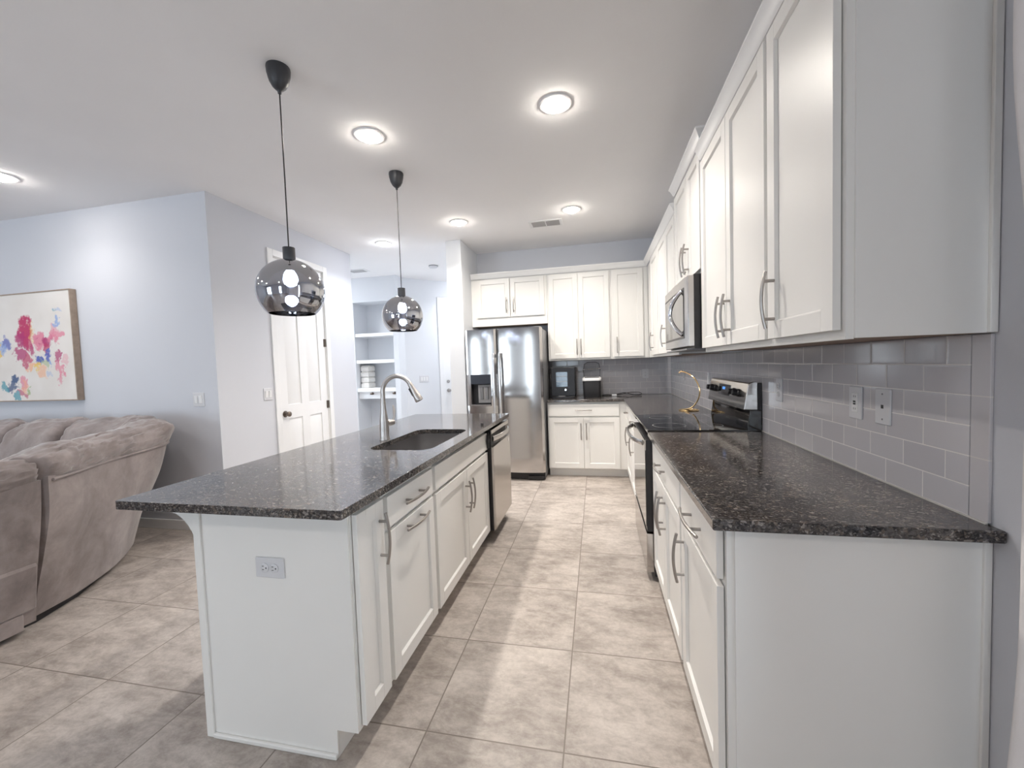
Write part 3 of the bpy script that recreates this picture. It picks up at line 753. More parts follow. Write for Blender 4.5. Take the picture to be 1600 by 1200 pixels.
# child safety latch on the seam
r = thing('safety_latch', 'small black child safety latch on the seam between island cabinet and dishwasher', 'latch', (-.80, 2.875, .80))
m = MB().box(-.7985, -.785, 2.832, 2.905, .775, .800)
for yy in (2.836, 2.862, 2.897): m.box(-.7975, -.782, yy - .005, yy + .005, .735, .835)
obj('strap', m, 'black_plastic', r, bevel=.003)
obj('pad', MB().box(-.7985, -.791, 2.8635, 2.883, .80, .850), 'black_plastic', r, bevel=.003)
tag(obj('air_gap_button', MB().lathe([(0, 0), (.011, 0), (.011, .016), (.008, .020), (0, .020)], (-.806, 2.765, ZT), n=16), 'black_plastic'), 'tiny black button cap on the island counter edge near the dishwasher', 'button')

# ------------------------------------------------------------------ range
y0, y1 = 2.513, 3.267
r = thing('electric_range', 'stainless and black freestanding electric range between the right base cabinets', 'range', (.6, 2.89, 0))
obj('body', MB().box(.315, .905, y0, y1, .03, .904), 'black_plastic', r, bevel=.002)
obj('leg', MB().box(.36, .41, y0 + .03, y0 + .08, 0, .03), 'black_plastic', r); obj('leg', MB().box(.36, .41, y1 - .08, y1 - .03, 0, .03), 'black_plastic', r)
ct = obj('cooktop', MB().box(.287, .832, y0, y1, .904, .922), 'black_glass', r, 'black glass cooktop', bevel=.004, seg=3)
for bx_, by_, br in ((.44, 2.70, .10), (.44, 3.08, .075), (.68, 2.70, .075), (.68, 3.08, .10)):
    obj('burner_ring', MB().lathe([(br, 0), (br, .0004), (br - .003, .0004), (br - .003, 0)], (bx_, by_, .9221), n=40), 'grey_plastic', ct)
dr_ = obj('oven_door', MB().box(.276, .314, y0 + .004, y1 - .004, .305, .862), 'black_plastic', r, bevel=.003)
obj('door_glass', MB().box(.272, .2765, y0 + .012, y1 - .012, .335, .80), 'black_glass', dr_)
obj('door_band', MB().box(.270, .2765, y0 + .004, y1 - .004, .80, .862), 'stainless', dr_, 'steel band behind the handle')
n = 18
hb = [(.262 - .058 * (1 - abs(2 * k / n - 1) ** 2.6), y0 + .03 + (y1 - y0 - .06) * k / n, .842) for k in range(n + 1)]
hd = obj('door_handle', MB().tube(hb, .017, 12, flat=.5, up=(0, 0, 1)), 'stainless', dr_, 'bowed stainless bar handle')
obj('storage_drawer', MB().box(.272, .314, y0 + .004, y1 - .004, .055, .292), 'stainless', r, bevel=.003)
obj('backguard_base', MB().prism([(.829, .922), (.846, 1.036), (.905, 1.036), (.905, .904), (.832, .904)], lambda p: (p[0], y0 + .002, p[1]), lambda p: (p[0], y1 - .002, p[1])), 'black_glass', r, bevel=.004, seg=3)
pf = [(.812, 1.036), (.834, 1.176), (.842, 1.190), (.858, 1.196), (.885, 1.196), (.885, 1.036)]
cpn = obj('control_panel', MB().prism(pf, lambda p: (p[0], y0, p[1]), lambda p: (p[0], y1, p[1])), 'stainless', r, bevel=.005, seg=3)
obj('panel_back', MB().box(.885, .908, y0 + .004, y1 - .004, .95, 1.188), 'black_plastic', r, bevel=.003)
pn = Vector((-.988, 0, .155)).normalized()
def onp(y, t): return Vector((.812 + (.022) * t, y, 1.036 + .14 * t))
for ky in (3.20, 3.12, 2.715, 2.635):
    kb = MB().lathe([(0, 0), (.024, 0), (.023, .010), (.019, .014), (.017, .036), (.015, .038), (0, .038)], onp(ky, .64) + pn * .001, pn, 20)
    obj('knob', kb, 'black_plastic', cpn)
P0 = onp(0, 0); upv = (onp(0, 1) - onp(0, 0)).normalized()
def panelbox(y_0, y_1, t0, t1, th):
    m = MB(); a = [onp(y_0, t0), onp(y_1, t0), onp(y_1, t1), onp(y_0, t1)]
    return m.add([p - pn * .002 for p in a] + [p + pn * th for p in a], [(0, 1, 2, 3), (4, 5, 6, 7), (0, 1, 5, 4), (1, 2, 6, 5), (2, 3, 7, 6), (3, 0, 4, 7)])
dsp = obj('display', panelbox(2.80, 3.035, .40, .90, .002), 'black_glass', cpn, 'dark display with a small blue light')
obj('clock_digits', panelbox(2.90, 2.955, .66, .78, .0026), 'blue_display', dsp)

# ------------------------------------------------------------------ microwave
r = thing('microwave', 'stainless over-the-range microwave with a bowed vertical handle', 'microwave', (.72, 2.89, 1.40))
y0, y1, z0, z1 = 2.512, 3.266, 1.398, 1.822
obj('body', MB().box(.556, .913, y0, y1, z0, z1), 'black_plastic', r, bevel=.002)
obj('vent_bottom', MB().box(.52, .90, y0 + .03, y1 - .03, z0 - .008, z0), 'grey_plastic', r)
dm = MB()
dm.prism([(.5565, y0), (.525, y0), (.518, y0 + .012), (.512, 2.89), (.518, y1 - .012), (.525, y1), (.5565, y1)], lambda p: (p[0], p[1], z0 + .012), lambda p: (p[0], p[1], z1 - .006))
dd_ = obj('door', dm, 'stainless_warm', r, bevel=.003)
obj('window_trim', MB().prism([(.5185, 2.585), (.5145, 2.585), (.5108, 2.89), (.5158, y1 - .02), (.5185, y1 - .02)], lambda p: (p[0], p[1], z0 + .062), lambda p: (p[0], p[1], z1 - .062)), 'black_plastic', dd_)
obj('window', MB().prism([(.5185, 2.60), (.5133, 2.60), (.5098, 2.89), (.5148, y1 - .03), (.5185, y1 - .03)], lambda p: (p[0], p[1], z0 + .075), lambda p: (p[0], p[1], z1 - .075)), 'black_glass', dd_, 'dark mirror-like window')
hb = [(.514 - .060 * math.sin(PI * k / 16) ** .8, 2.632 + .055 * math.sin(PI * k / 16), z0 + .085 + .265 * k / 16) for k in range(17)]
obj('handle', MB().tube(hb, .0125, 12, flat=.8), 'chrome', dd_)

# ------------------------------------------------------------------ refrigerator
r = thing('refrigerator', 'tall stainless side-by-side refrigerator with ice dispenser', 'refrigerator', (-1.05, 4.9, 0))
fx0, fx1 = -1.494, -.597
obj('case', MB().box(fx0 + .006, fx1 - .004, 4.625, 5.33, .03, 1.745), 'grey_plastic', r, bevel=.004)
obj('hinge_cover', MB().box(fx1 - .09, fx1 - .01, 4.56, 4.72, 1.745, 1.765), 'grey_plastic', r, bevel=.004)
obj('hinge_cover', MB().box(fx0 + .01, fx0 + .09, 4.56, 4.72, 1.745, 1.765), 'grey_plastic', r, bevel=.004)
obj('toe_grille', MB().box(fx0 + .01, fx1 - .01, 4.60, 4.66, .012, .095), 'black_plastic', r)
obj('foot', MB().box(fx1 - .20, fx1 - .02, 4.575, 4.60, .01, .055), 'black_plastic', r, bevel=.004)
def bow(x, a, b_): t = (2 * x - a - b_) / (b_ - a); return 4.532 + .022 * abs(t) ** 2.4 + .018 * max(0, abs(t) - .94) / .06
def slab(mb, xa, xb, A, B, z0, z1, yb=4.618, n=14):
    poly = [(xa + (xb - xa) * k / n, bow(xa + (xb - xa) * k / n, A, B)) for k in range(n + 1)] + [(xb, yb), (xa, yb)]
    mb.plan(poly, z0, z1)
ZD0, ZD1 = .10, 1.757
A, B = fx0, -1.122
m = MB(); dx0, dx1, dz0, dz1 = -1.440, -1.198, .876, 1.239
slab(m, A, B, A, B, ZD0, dz0); slab(m, A, B, A, B, dz1, ZD1); slab(m, A, dx0, A, B, dz0, dz1, n=5); slab(m, dx1, B, A, B, dz0, dz1, n=5)
ld = obj('door', m, 'stainless', r, 'narrow left door with the dispenser')
m = MB(); A2, B2 = -1.112, fx1
slab(m, A2, B2, A2, B2, ZD0, ZD1, n=22)
rd = obj('door', m, 'stainless', r, 'wide right door')
# dispenser recess
dp = obj('dispenser', MB().box(dx0, dx1, 4.61, 4.616, dz0, dz1).box(dx0, dx0 + .006, 4.535, 4.61, dz0, dz1).box(dx1 - .006, dx1, 4.535, 4.61, dz0, dz1).box(dx0 + .006, dx1 - .006, 4.545, 4.61, dz0, dz0 + .012), 'black_matte', r, 'dark ice and water dispenser recess')
obj('control_face', MB().box(dx0 + .006, dx1 - .006, 4.530, 4.60, dz0 + .255, dz1), 'navy_panel', dp)
for px_ in (-1.325, -1.262):
    obj('paddle', MB().plan(rounded(px_ - .02, px_ + .02, 4.575, 4.60, .01), dz0 + .07, dz0 + .215), 'grey_plastic', dp, bevel=.003)
obj('back_plate', MB().box(-1.37, -1.205, 4.598, 4.61, dz0 + .03, dz0 + .24), 'vent_grey', dp)
obj('drip_tray', MB().box(dx0 + .004, dx1 - .004, 4.520, 4.545, dz0 - .004, dz0 + .016), 'stainless', dp, bevel=.003)
for door, hx in ((ld, -1.152), (rd, -1.082)):
    hm = MB()
    pts = [(hx, 4.512 - .02 * math.sin(PI * k / 12) ** .5, .42 + 1.06 * k / 12) for k in range(13)]
    hm.tube(pts, .0165, 10, flat=.55, up=(1, 0, 0))
    for zz in (.45, 1.45): hm.box(hx - .012, hx + .012, 4.505, 4.545, zz - .02, zz + .02)
    obj('handle', hm, 'satin_silver', door, 'long vertical steel handle')
obj('badge', MB().lathe([(.010, 0), (.010, .0015), (.007, .0015), (.007, 0)], (-.695, 4.5355, 1.703), (0, -1, 0), 20).box(-.72, -.71, 4.5345, 4.536, 1.702, 1.706).box(-.683, -.662, 4.5345, 4.536, 1.702, 1.706), 'chrome', rd)

# ------------------------------------------------------------------ back-counter appliances
r = thing('water_dispenser', 'tall black countertop machine with a bluish window beside the refrigerator', 'appliance', (-.405, 5.1, ZT))
obj('housing', MB().box(-.553, -.258, 5.00, 5.30, ZT + .02, ZT + .372), 'black_plastic', r, bevel=.008, seg=3)
obj('base_tray', MB().plan(rounded(-.545, -.262, 4.90, 5.28, .02), ZT, ZT + .022), 'black_plastic', r, bevel=.003)
def mat_window_blue():
    m, nt, b = new_mat('blue_window'); sx = nt.nodes.new('ShaderNodeSeparateXYZ'); L(nt, pos(nt), sx.inputs[0])
    n = noise(nt, pos(nt), 35, 4)
    L(nt, mix(nt, n.outputs[0], (.035, .06, .10), (.12, .19, .26)), b.inputs['Base Color']); b.inputs['Roughness'].default_value = .06
    MATS['blue_window'] = m
mat_window_blue()
wd = obj('window', MB().box(-.492, -.352, 4.996, 5.001, 1.05, 1.232), 'blue_window', r, bevel=.001)
for zz in (1.115, 1.178): obj('shelf_line', MB().box(-.488, -.356, 4.994, 4.9965, zz, zz + .004), 'vent_grey', wd)
obj('spout', MB().lathe([(0, 0), (.014, 0), (.014, .03), (.010, .034), (0, .034)], (-.375, 4.992, 1.015), (0, -1, 0), 16), 'chrome', r)
obj('drip_plate', MB().lathe([(0, 0), (.045, 0), (.045, .006), (0, .006)], (-.42, 4.945, ZT + .022), n=20), 'grey_plastic', r)

r = thing('ice_maker', 'small black ice maker with a white rim and its clear lid raised', 'appliance', (-.06, 5.08, ZT))
cx_, cy_ = -.060, 5.09
rows = [[(cx_ + (x) * s_, cy_ + y * s_, ZT + z) for x, y in rounded(-.108, .108, -.13, .13, .035)] for z, s_ in ((0, .93), (.008, .955), (.13, .98), (.205, 1.0))]
obj('housing', MB().grid(rows, closed=True, capends=True), 'black_matte', r, smooth=40)
rim = MB(); ro = rounded(-.114, .114, -.136, .136, .04); ri = rounded(-.088, .088, -.105, .105, .03)
prof = [(ro, .203), (ro, .222), (ri, .236), (ri, .210), (ro, .203)]
rim.grid([[(cx_ + x, cy_ + y, ZT + z + (.012 if y > 0 else 0) * (1 if z > .21 else 0)) for x, y in lp] for lp, z in prof], closed=True)
obj('rim', rim, 'white_plastic', r, 'white top rim', smooth=50)
bk = MB()
for k in range(7): bk.box(cx_ - .085 + k * .0283 - .002, cx_ - .085 + k * .0283 + .002, cy_ - .1, cy_ + .06, ZT + .214, ZT + .218)
for k in range(4): bk.box(cx_ - .087, cx_ + .087, cy_ - .1 + k * .053, cy_ - .097 + k * .053, ZT + .215, ZT + .219)
bk.box(cx_ - .087, cx_ + .087, cy_ + .05, cy_ + .10, ZT + .205, ZT + .245)
obj('ice_basket', bk, 'grey_plastic', r)
ld_ = MB(); yl = cy_ + .105
lidpts = [(-.098, .245), (.098, .245), (.104, .33), (.09, .405), (.05, .425), (-.05, .425), (-.09, .405), (-.104, .33)]
m_, nt_, b_ = new_mat('smoked_lid'); b_.inputs['Base Color'].default_value = (.05, .05, .055, 1); b_.inputs['Roughness'].default_value = .05; b_.inputs['Alpha'].default_value = .07; MATS['smoked_lid'] = m_
_n = noise(nt_, pos(nt_), 8, 2); L(nt_, ramp(nt_, _n.outputs[0], [(.3, (.045, .045, .05)), (.7, (.06, .06, .065))]), b_.inputs['Base Color'])
lo = obj('lid', MB().prism(lidpts, lambda p: (cx_ + p[0], yl + (p[1] - .24) * .15, ZT + p[1]), lambda p: (cx_ + p[0], yl + .008 + (p[1] - .24) * .15, ZT + p[1])), 'smoked_lid', r, 'smoked clear lid standing open')
obj('lid_frame', MB().tube([(cx_ + p[0], yl + .002 + (p[1] - .24) * .15, ZT + p[1]) for p in lidpts + [lidpts[0]]], .0035, 6), 'black_plastic', lo)
obj('lid_bar', MB().tube([(cx_ - .115, yl - .004, ZT + .335), (cx_ + .115, yl - .004, ZT + .345)], .004, 8), 'chrome', lo)

r = thing('power_cord', 'coiled black power cord with a pale plug on the back counter', 'cord', (.25, 5.2, ZT))
cp_ = [(.06, 5.20, .919), (.14, 5.18, .920), (.24, 5.20, .919), (.34, 5.26, .932), (.43, 5.28, .945), (.52, 5.26, .940), (.53, 5.20, .922), (.44, 5.18, .920), (.33, 5.205, .945), (.22, 5.27, .919), (.12, 5.28, .919), (.08, 5.24, .92)]
def smoothpath(ps, n=6):
    ps = [Vector(p) for p in ps]; out = []
    for i in range(len(ps) - 1):
        a, b_, c_, d_ = ps[max(i - 1, 0)], ps[i], ps[i + 1], ps[min(i + 2, len(ps) - 1)]
        for k in range(n):
            t = k / n
            out.append(.5 * ((2 * b_) + (c_ - a) * t + (2 * a - 5 * b_ + 4 * c_ - d_) * t * t + (3 * b_ - a - 3 * c_ + d_) * t ** 3))
    return out + [ps[-1]]
obj('cable', MB().tube(smoothpath([(x, y, z + .0035) for x, y, z in cp_]), .0045, 8), 'black_plastic', r)
obj('plug', MB().box(.175, .235, 5.10, 5.14, .914, .938), 'plate_white', r, 'pale plug', bevel=.006)

# gold banana hanger
r = thing('banana_hanger', 'thin gold wire hanger with a tall hooked arc on the far counter', 'hanger', (.74, 3.56, ZT))
bx0, by0 = .735, 3.555
obj('base_ring', MB().tube([(bx0 + .075 * math.cos(2 * PI * k / 28), by0 + .075 * math.sin(2 * PI * k / 28), ZT + .004) for k in range(29)], .004, 8)
    .tube([(bx0 + .045 * math.cos(2 * PI * k / 28) - .01, by0 + .045 * math.sin(2 * PI * k / 28), ZT + .005) for k in range(29)], .0035, 8), 'gold', r)
ap = smoothpath([(.690, 3.555, ZT + .005), (.745, 3.50, ZT + .03), (.782, 3.46, ZT + .09), (.795, 3.44, ZT + .16), (.785, 3.45, ZT + .22), (.76, 3.48, ZT + .275), (.72, 3.53, ZT + .31), (.685, 3.57, ZT + .322), (.67, 3.585, ZT + .31)])
obj('arc', MB().tube(ap, .0055, 8), 'gold', r)

# ------------------------------------------------------------------ pendants
def mat_globe_note(): pass
def pendant(x, y, label):
    r = thing('pendant_lamp', label, 'pendant lamp', (x, y, CZ), 'pendants over the island')
    obj('canopy', MB().lathe([(0, 0), (.054, 0), (.0555, -.008), (.053, -.035), (.045, -.068), (.032, -.093), (.018, -.107), (.010, -.113), (.008, -.125), (0, -.125)], (x, y, CZ), n=28), 'charcoal_cup', r, 'charcoal cup-shaped canopy', smooth=60)
    obj('cord', MB().tube([(x, y, CZ - .12), (x + .001, y, 2.3), (x, y, 1.965)], .0032, 8), 'black_plastic', r)
    obj('socket', MB().lathe([(0, 0), (.029, 0), (.029, -.060), (.027, -.066), (0, -.066)], (x, y, 1.969), n=24), 'charcoal_cup', r, smooth=40)
    R = .158; zc = 1.752
    a0, a1 = math.asin(.030 / R), PI - math.asin(.108 / R)
    prof = [(R * math.sin(a0 + (a1 - a0) * k / 28), zc + R * math.cos(a0 + (a1 - a0) * k / 28)) for k in range(29)]
    inn = [(a * (R - .0025) / R, zc + (z - zc) * (R - .0025) / R) for a, z in prof[::-1]]
    obj('globe', MB().lathe(prof + inn + [prof[0]], (x, y, 0), n=48), 'smoked_mirror_glass', r, 'smoked mirror glass globe open at the bottom', smooth=60)
    obj('lamp_holder', MB().lathe([(0, 1.904), (.019, 1.904), (.019, 1.865), (0, 1.865)], (x, y, 0), n=18), 'charcoal_cup', r)
    obj('bulb', MB().lathe([(0, 1.866), (.014, 1.866), (.018, 1.855), (.028, 1.838), (.034, 1.818), (.034, 1.804), (.028, 1.787), (.016, 1.777), (0, 1.774)], (x, y, 0), n=20), 'bulb_glow', r, 'lit bulb', smooth=60)
pendant(-1.513, 1.82, 'black-corded smoked glass globe pendant over the near part of the island')
pendant(-1.484, 2.98, 'black-corded smoked glass globe pendant over the island beyond the faucet')

# ------------------------------------------------------------------ ceiling fixtures
def can(x, y, label, mat='can_lens'):
    r = thing('recessed_light', label, 'ceiling light', (x, y, CZ), 'recessed ceiling lights')
    obj('trim_ring', MB().lathe([(.062, -.002), (.080, -.010), (.094, -.006), (.096, 0), (.062, 0)], (x, y, CZ), n=28), 'white_trim', r, smooth=50)
    obj('lens', MB().lathe([(.063, -.003), (.057, -.018), (.040, -.029), (0, -.034)], (x, y, CZ), n=24), mat, r, 'glowing lens', smooth=60)
    l = bpy.data.lights.new('downlight_beam', 'AREA'); l.shape = 'DISK'; l.size = .07; l.spread = math.radians(136)
    l.energy = CAN_WATT * {'can_lens': 1.0, 'hall_lens': .75, 'living_lens': .22}[mat]
    l.color = {'can_lens': (1.0, .93, .85), 'hall_lens': (.95, .96, 1.0), 'living_lens': (1.0, .95, .9)}[mat]
    o = bpy.data.objects.new('downlight_beam', l); COL.objects.link(o); o.parent = r; o.location = (0, 0, -.0355)
can(-1.404, 2.468, 'lit recessed ceiling light between the two pendants')
can(-.197, 2.456, 'lit recessed ceiling light over the aisle, largest and nearest')
can(-1.374, 4.134, 'lit recessed ceiling light in front of the refrigerator')
can(-.204, 4.127, 'lit recessed ceiling light beside the ceiling vent')
can(-2.468, 4.542, 'lit recessed ceiling light towards the hallway shelves', 'hall_lens')
can(-4.251, 2.231, 'lit recessed ceiling light above the sofa corner', 'living_lens')
for x, y in ((-4.25, .55), (-5.7, 1.4), (-4.25, -1.2), (-1.404, -1.4), (-.197, -1.4)):
    can(x, y, 'lit recessed ceiling light behind the camera', 'living_lens')
can(-4.3, 5.5, 'unseen ceiling light added round the hallway corner to brighten the hall', 'hall_lens')  # extra lamp out of view, put in to brighten the hall walls
can(-2.0, 6.75, 'unseen ceiling light added behind the wall end to brighten the hall', 'hall_lens')  # second extra lamp out of view, lifts hall and entry wall
r = thing('ceiling_vent', 'white ceiling vent with two dark louvre panels beside a ceiling light', 'vent', (-.497, 4.44, CZ))
vx0, vx1, vy0, vy1 = -.675, -.320, 4.335, 4.545
m = MB(); t = .03
m.box(vx0, vx1, vy0, vy0 + t, CZ - .008, CZ); m.box(vx0, vx1, vy1 - t, vy1, CZ - .008, CZ); m.box(vx0, vx0 + t, vy0 + t, vy1 - t, CZ - .008, CZ); m.box(vx1 - t, vx1, vy0 + t, vy1 - t, CZ - .008, CZ)
m.box(-.503, -.491, vy0 + t, vy1 - t, CZ - .008, CZ)
obj('frame', m, 'white_trim', r, bevel=.003)
m = MB()
for k in range(9):
    yy = vy0 + t + .008 + k * .0165
    m.add([(vx0 + t, yy, CZ - .002), (vx1 - t, yy, CZ - .002), (vx1 - t, yy + .011, CZ - .008), (vx0 + t, yy + .011, CZ - .008), (vx0 + t, yy, CZ - .001), (vx1 - t, yy, CZ - .001), (vx1 - t, yy + .011, CZ - .007), (vx0 + t, yy + .011, CZ - .007)],
          [(0, 1, 2, 3), (4, 5, 6, 7), (0, 1, 5, 4), (2, 3, 7, 6), (0, 3, 7, 4), (1, 2, 6, 5)])
obj('louvre', m, 'vent_grey', r)
obj('duct', MB().box(vx0 + t, vx1 - t, vy0 + t, vy1 - t, CZ - .001, CZ - .0002), 'vent_dark', r)
r = thing('ceiling_vent', 'pale ceiling vent at the hallway corner behind the pantry wall', 'vent', (-3.5, 5.65, CZ))
obj('frame', MB().box(-3.66, -3.36, 5.56, 5.74, CZ - .010, CZ), 'white_trim', r, bevel=.003)
m = MB()
for k in range(6): m.box(-3.63, -3.39, 5.582 + k * .025, 5.592 + k * .025, CZ - .013, CZ - .010)
obj('louvre', m, 'vent_grey', r)
r = thing('smoke_detector', 'round white smoke detector on the hallway ceiling', 'smoke detector', (-2.333, 5.745, CZ))
obj('housing', MB().lathe([(0, 0), (.068, 0), (.066, -.018), (.055, -.034), (.03, -.040), (0, -.040)], (-2.333, 5.745, CZ), n=24), 'plate_white', r, smooth=50)
obj('grille', MB().lathe([(.0685, -.004), (.0695, -.006), (.0695, -.012), (.0675, -.014)], (-2.333, 5.745, CZ), n=24), 'grey_plastic', r)

# ------------------------------------------------------------------ plates on walls
GP = 'wall plates'
def plate(name, label, cat, F, u, z, w=.072, h=.116, kind='duplex', horiz=False, n=1):
    r = thing(name, label, cat, F.pt(u, z, 0), GP)
    if horiz: w, h = h, w
    m = MB(); F.box(m, u - w / 2, u + w / 2, z - h / 2, z + h / 2, 0, .006); obj('plate', m, 'plate_white', r, bevel=.003)
    ax = F.axis()
    if kind == 'duplex':
        for s in (-1, 1):
            cu, cz = (u + s * .0195, z) if horiz else (u, z + s * .0195)
            k = obj('socket', MB().lathe([(0, .005), (.0165, .005), (.0165, .0085), (.0155, .009), (0, .009)], F.pt(cu, cz, 0), ax, 20), 'plate_white', r)
            m = MB()
            if horiz:
                for dz in (-.006, .006): F.box(m, cu - .0085, cu - .001, cz + dz - .0011, cz + dz + .0011, .009, .0094)
                m.lathe([(0, .0094), (.0026, .0094), (.0026, .009)], F.pt(cu + .0075, cz, 0), ax, 10)
            else:
                for du in (-.006, .006): F.box(m, cu + du - .0011, cu + du + .0011, cz + .000, cz + .0075, .009, .0094)
                m.lathe([(0, .0094), (.0026, .0094), (.0026, .009)], F.pt(cu, cz - .0075, 0), ax, 10)
            obj('slots', m, 'dark_slot', k)
    elif kind == 'rocker':
        for i in range(n):
            cu = u + (i - (n - 1) / 2) * .046
            m = MB(); F.box(m, cu - .017, cu + .017, z - .034, z + .034, .005, .0072); k = obj('frame', m, 'plate_white', r, bevel=.001)
            m = MB(); q0, q1 = F.pt, None
            a = [(cu - .0145, z - .031), (cu + .0145, z - .031), (cu + .0145, z + .031), (cu - .0145, z + .031)]
            m.add([F.pt(*p, .0065) for p in a] + [F.pt(p[0], p[1], .0085 if p[1] < z else .0125) for p in a], [(0, 1, 2, 3), (4, 5, 6, 7), (0, 1, 5, 4), (1, 2, 6, 5), (2, 3, 7, 6), (3, 0, 4, 7)])
            obj('rocker', m, 'white_plastic', r, bevel=.001)
    elif kind == 'gfci':
        m = MB(); F.box(m, u - .017, u + .017, z - .034, z + .034, .005, .0078); k = obj('receptacle', m, 'white_plastic', r, bevel=.001)
        m = MB()
        for s in (-1, 1):
            for du in (-.005, .005): F.box(m, u + du - .001, u + du + .001, z + s * .022 - .003, z + s * .022 + .004, .0078, .0082)
        obj('slots', m, 'dark_slot', k)
        m = MB(); F.box(m, u - .006, u + .006, z - .007, z - .001, .0078, .0092); F.box(m, u - .006, u + .006, z + .001, z + .007, .0078, .0092); obj('button', m, 'dark_slot', k)
    elif kind == 'jack':
        m = MB(); F.box(m, u - .006, u + .006, z - .006, z + .006, .006, .0066); obj('jack', m, 'dark_slot', r)
        obj('screws', MB().lathe([(0, .0072), (.003, .0068), (.0032, .006)], F.pt(u, z + .041, 0), ax, 10).lathe([(0, .0072), (.003, .0068), (.0032, .006)], F.pt(u, z - .041, 0), ax, 10), 'grey_plastic', r)
    return r
FT = Face('x', .910, -1)
plate('outlet', 'white outlet with test buttons on the grey tile, nearer the range than the jack plate', 'outlet', FT, 1.671, 1.160, kind='gfci')
plate('jack_plate', 'white wall plate with one small jack hole on the grey tile', 'wall plate', FT, 1.529, 1.160, kind='jack')
plate('outlet', 'white wall outlet on the tile just in front of the range backguard', 'outlet', FT, 2.296, 1.165, kind='duplex')
plate('light_switch', 'white switch plate on the tile behind the range backguard', 'light switch', FT, 3.63, 1.165, kind='rocker')
plate('outlet', 'white outlet on the right tile wall near the corner, behind the gold hanger', 'outlet', FT, 4.60, 1.172, kind='duplex')
plate('outlet', 'white outlet on the back wall tile right of the ice maker', 'outlet', Face('y', YB - .008, -1), .600, 1.175, kind='duplex')
plate('outlet', 'white sideways double outlet on the island end panel', 'outlet', Face('y', 1.184, -1), -1.131, .660, kind='duplex', horiz=True)
plate('light_switch', 'white double rocker switch on the blue-grey wall right of the painting', 'light switch', Face('y', YL, -1), -3.313, 1.136, w=.116, kind='rocker', n=2)
plate('light_switch', 'white rocker switch left of the pantry door', 'light switch', Face('x', XL, 1), 3.352, 1.138, w=.106, kind='rocker', n=2)
r = thing('light_switch', 'faint white triple switch on the entry wall left of the far door', 'light switch', (*ang(.31, 0), 1.154), GP)
m = MB(); angbox(m, .225, .395, 1.096, 1.212, 0, .006); obj('plate', m, 'plate_white', r, bevel=.003)
for k in range(3):
    m = MB(); angbox(m, .264 + k * .046 - .015, .264 + k * .046 + .015, 1.122, 1.186, .006, .010); obj('rocker', m, 'white_plastic', r, bevel=.001)

# ------------------------------------------------------------------ niche shelves
GS = 'shelves in the hallway niche'
for z0_, z1_, lb in ((1.890, 1.943, 'highest white niche shelf in the hallway'), (1.447, 1.505, 'second white niche shelf, above the little boxes')):
    tag(obj('niche_shelf', MB().box(-3.918, -3.222, 6.115, 6.498, z0_, z1_), 'white_trim', bevel=.003), lb, 'shelf', GS)
r = thing('niche_desk', 'white niche desk shelf with a shallow two-knob drawer below', 'desk', (-3.57, 6.3, .85), GS)
obj('desk_top', MB().box(-3.918, -3.222, 6.105, 6.498, .975, 1.038), 'white_trim', r, bevel=.003)
dd2 = obj('drawer', MB().box(-3.916, -3.224, 6.15, 6.49, .858, .972), 'white_trim', r, bevel=.002)
for kx in (-3.665, -3.262): obj('knob', knob_mb((kx, 6.15, .945), (0, -1, 0), .018), 'hinge_bronze', dd2)
for k in range(4):
    zz = 1.0385 + k * .094
    tag(obj('storage_box', MB().box(-3.905, -3.76, 6.20 + .006 * (k % 2), 6.42, zz, zz + .076).box(-3.895, -3.77, 6.21, 6.41, zz + .076, zz + .0935), 'towel_cream', bevel=.014, seg=3),
        ['cream storage box at the bottom of the niche stack', 'cream storage box second from the bottom of the niche stack', 'cream storage box third from the bottom of the niche stack', 'cream storage box at the top of the niche stack'][k], 'box', 'cream boxes in the hallway niche')

# ------------------------------------------------------------------ painting
r = thing('wall_painting', 'abstract canvas of pink, magenta and blue patches in a thin brown frame', 'painting', (-5.32, YL, 1.155))
px0, px1, pz0, pz1 = -6.06, -4.58, 1.155, 2.155; fd = .052
m = MB(); t = .010
m.box(px0, px0 + t, YL - fd, YL - .002, pz0, pz1); m.box(px1 - t, px1, YL - fd, YL - .002, pz0, pz1); m.box(px0 + t, px1 - t, YL - fd, YL - .002, pz0, pz0 + t); m.box(px0 + t, px1 - t, YL - fd, YL - .002, pz1 - t, pz1)
obj('frame', m, 'frame_wood', r, bevel=.0015)
obj('canvas', MB().box(px0 + t, px1 - t, YL - fd + .006, YL - .004, pz0 + t, pz1 - t), 'canvas_paint', r)

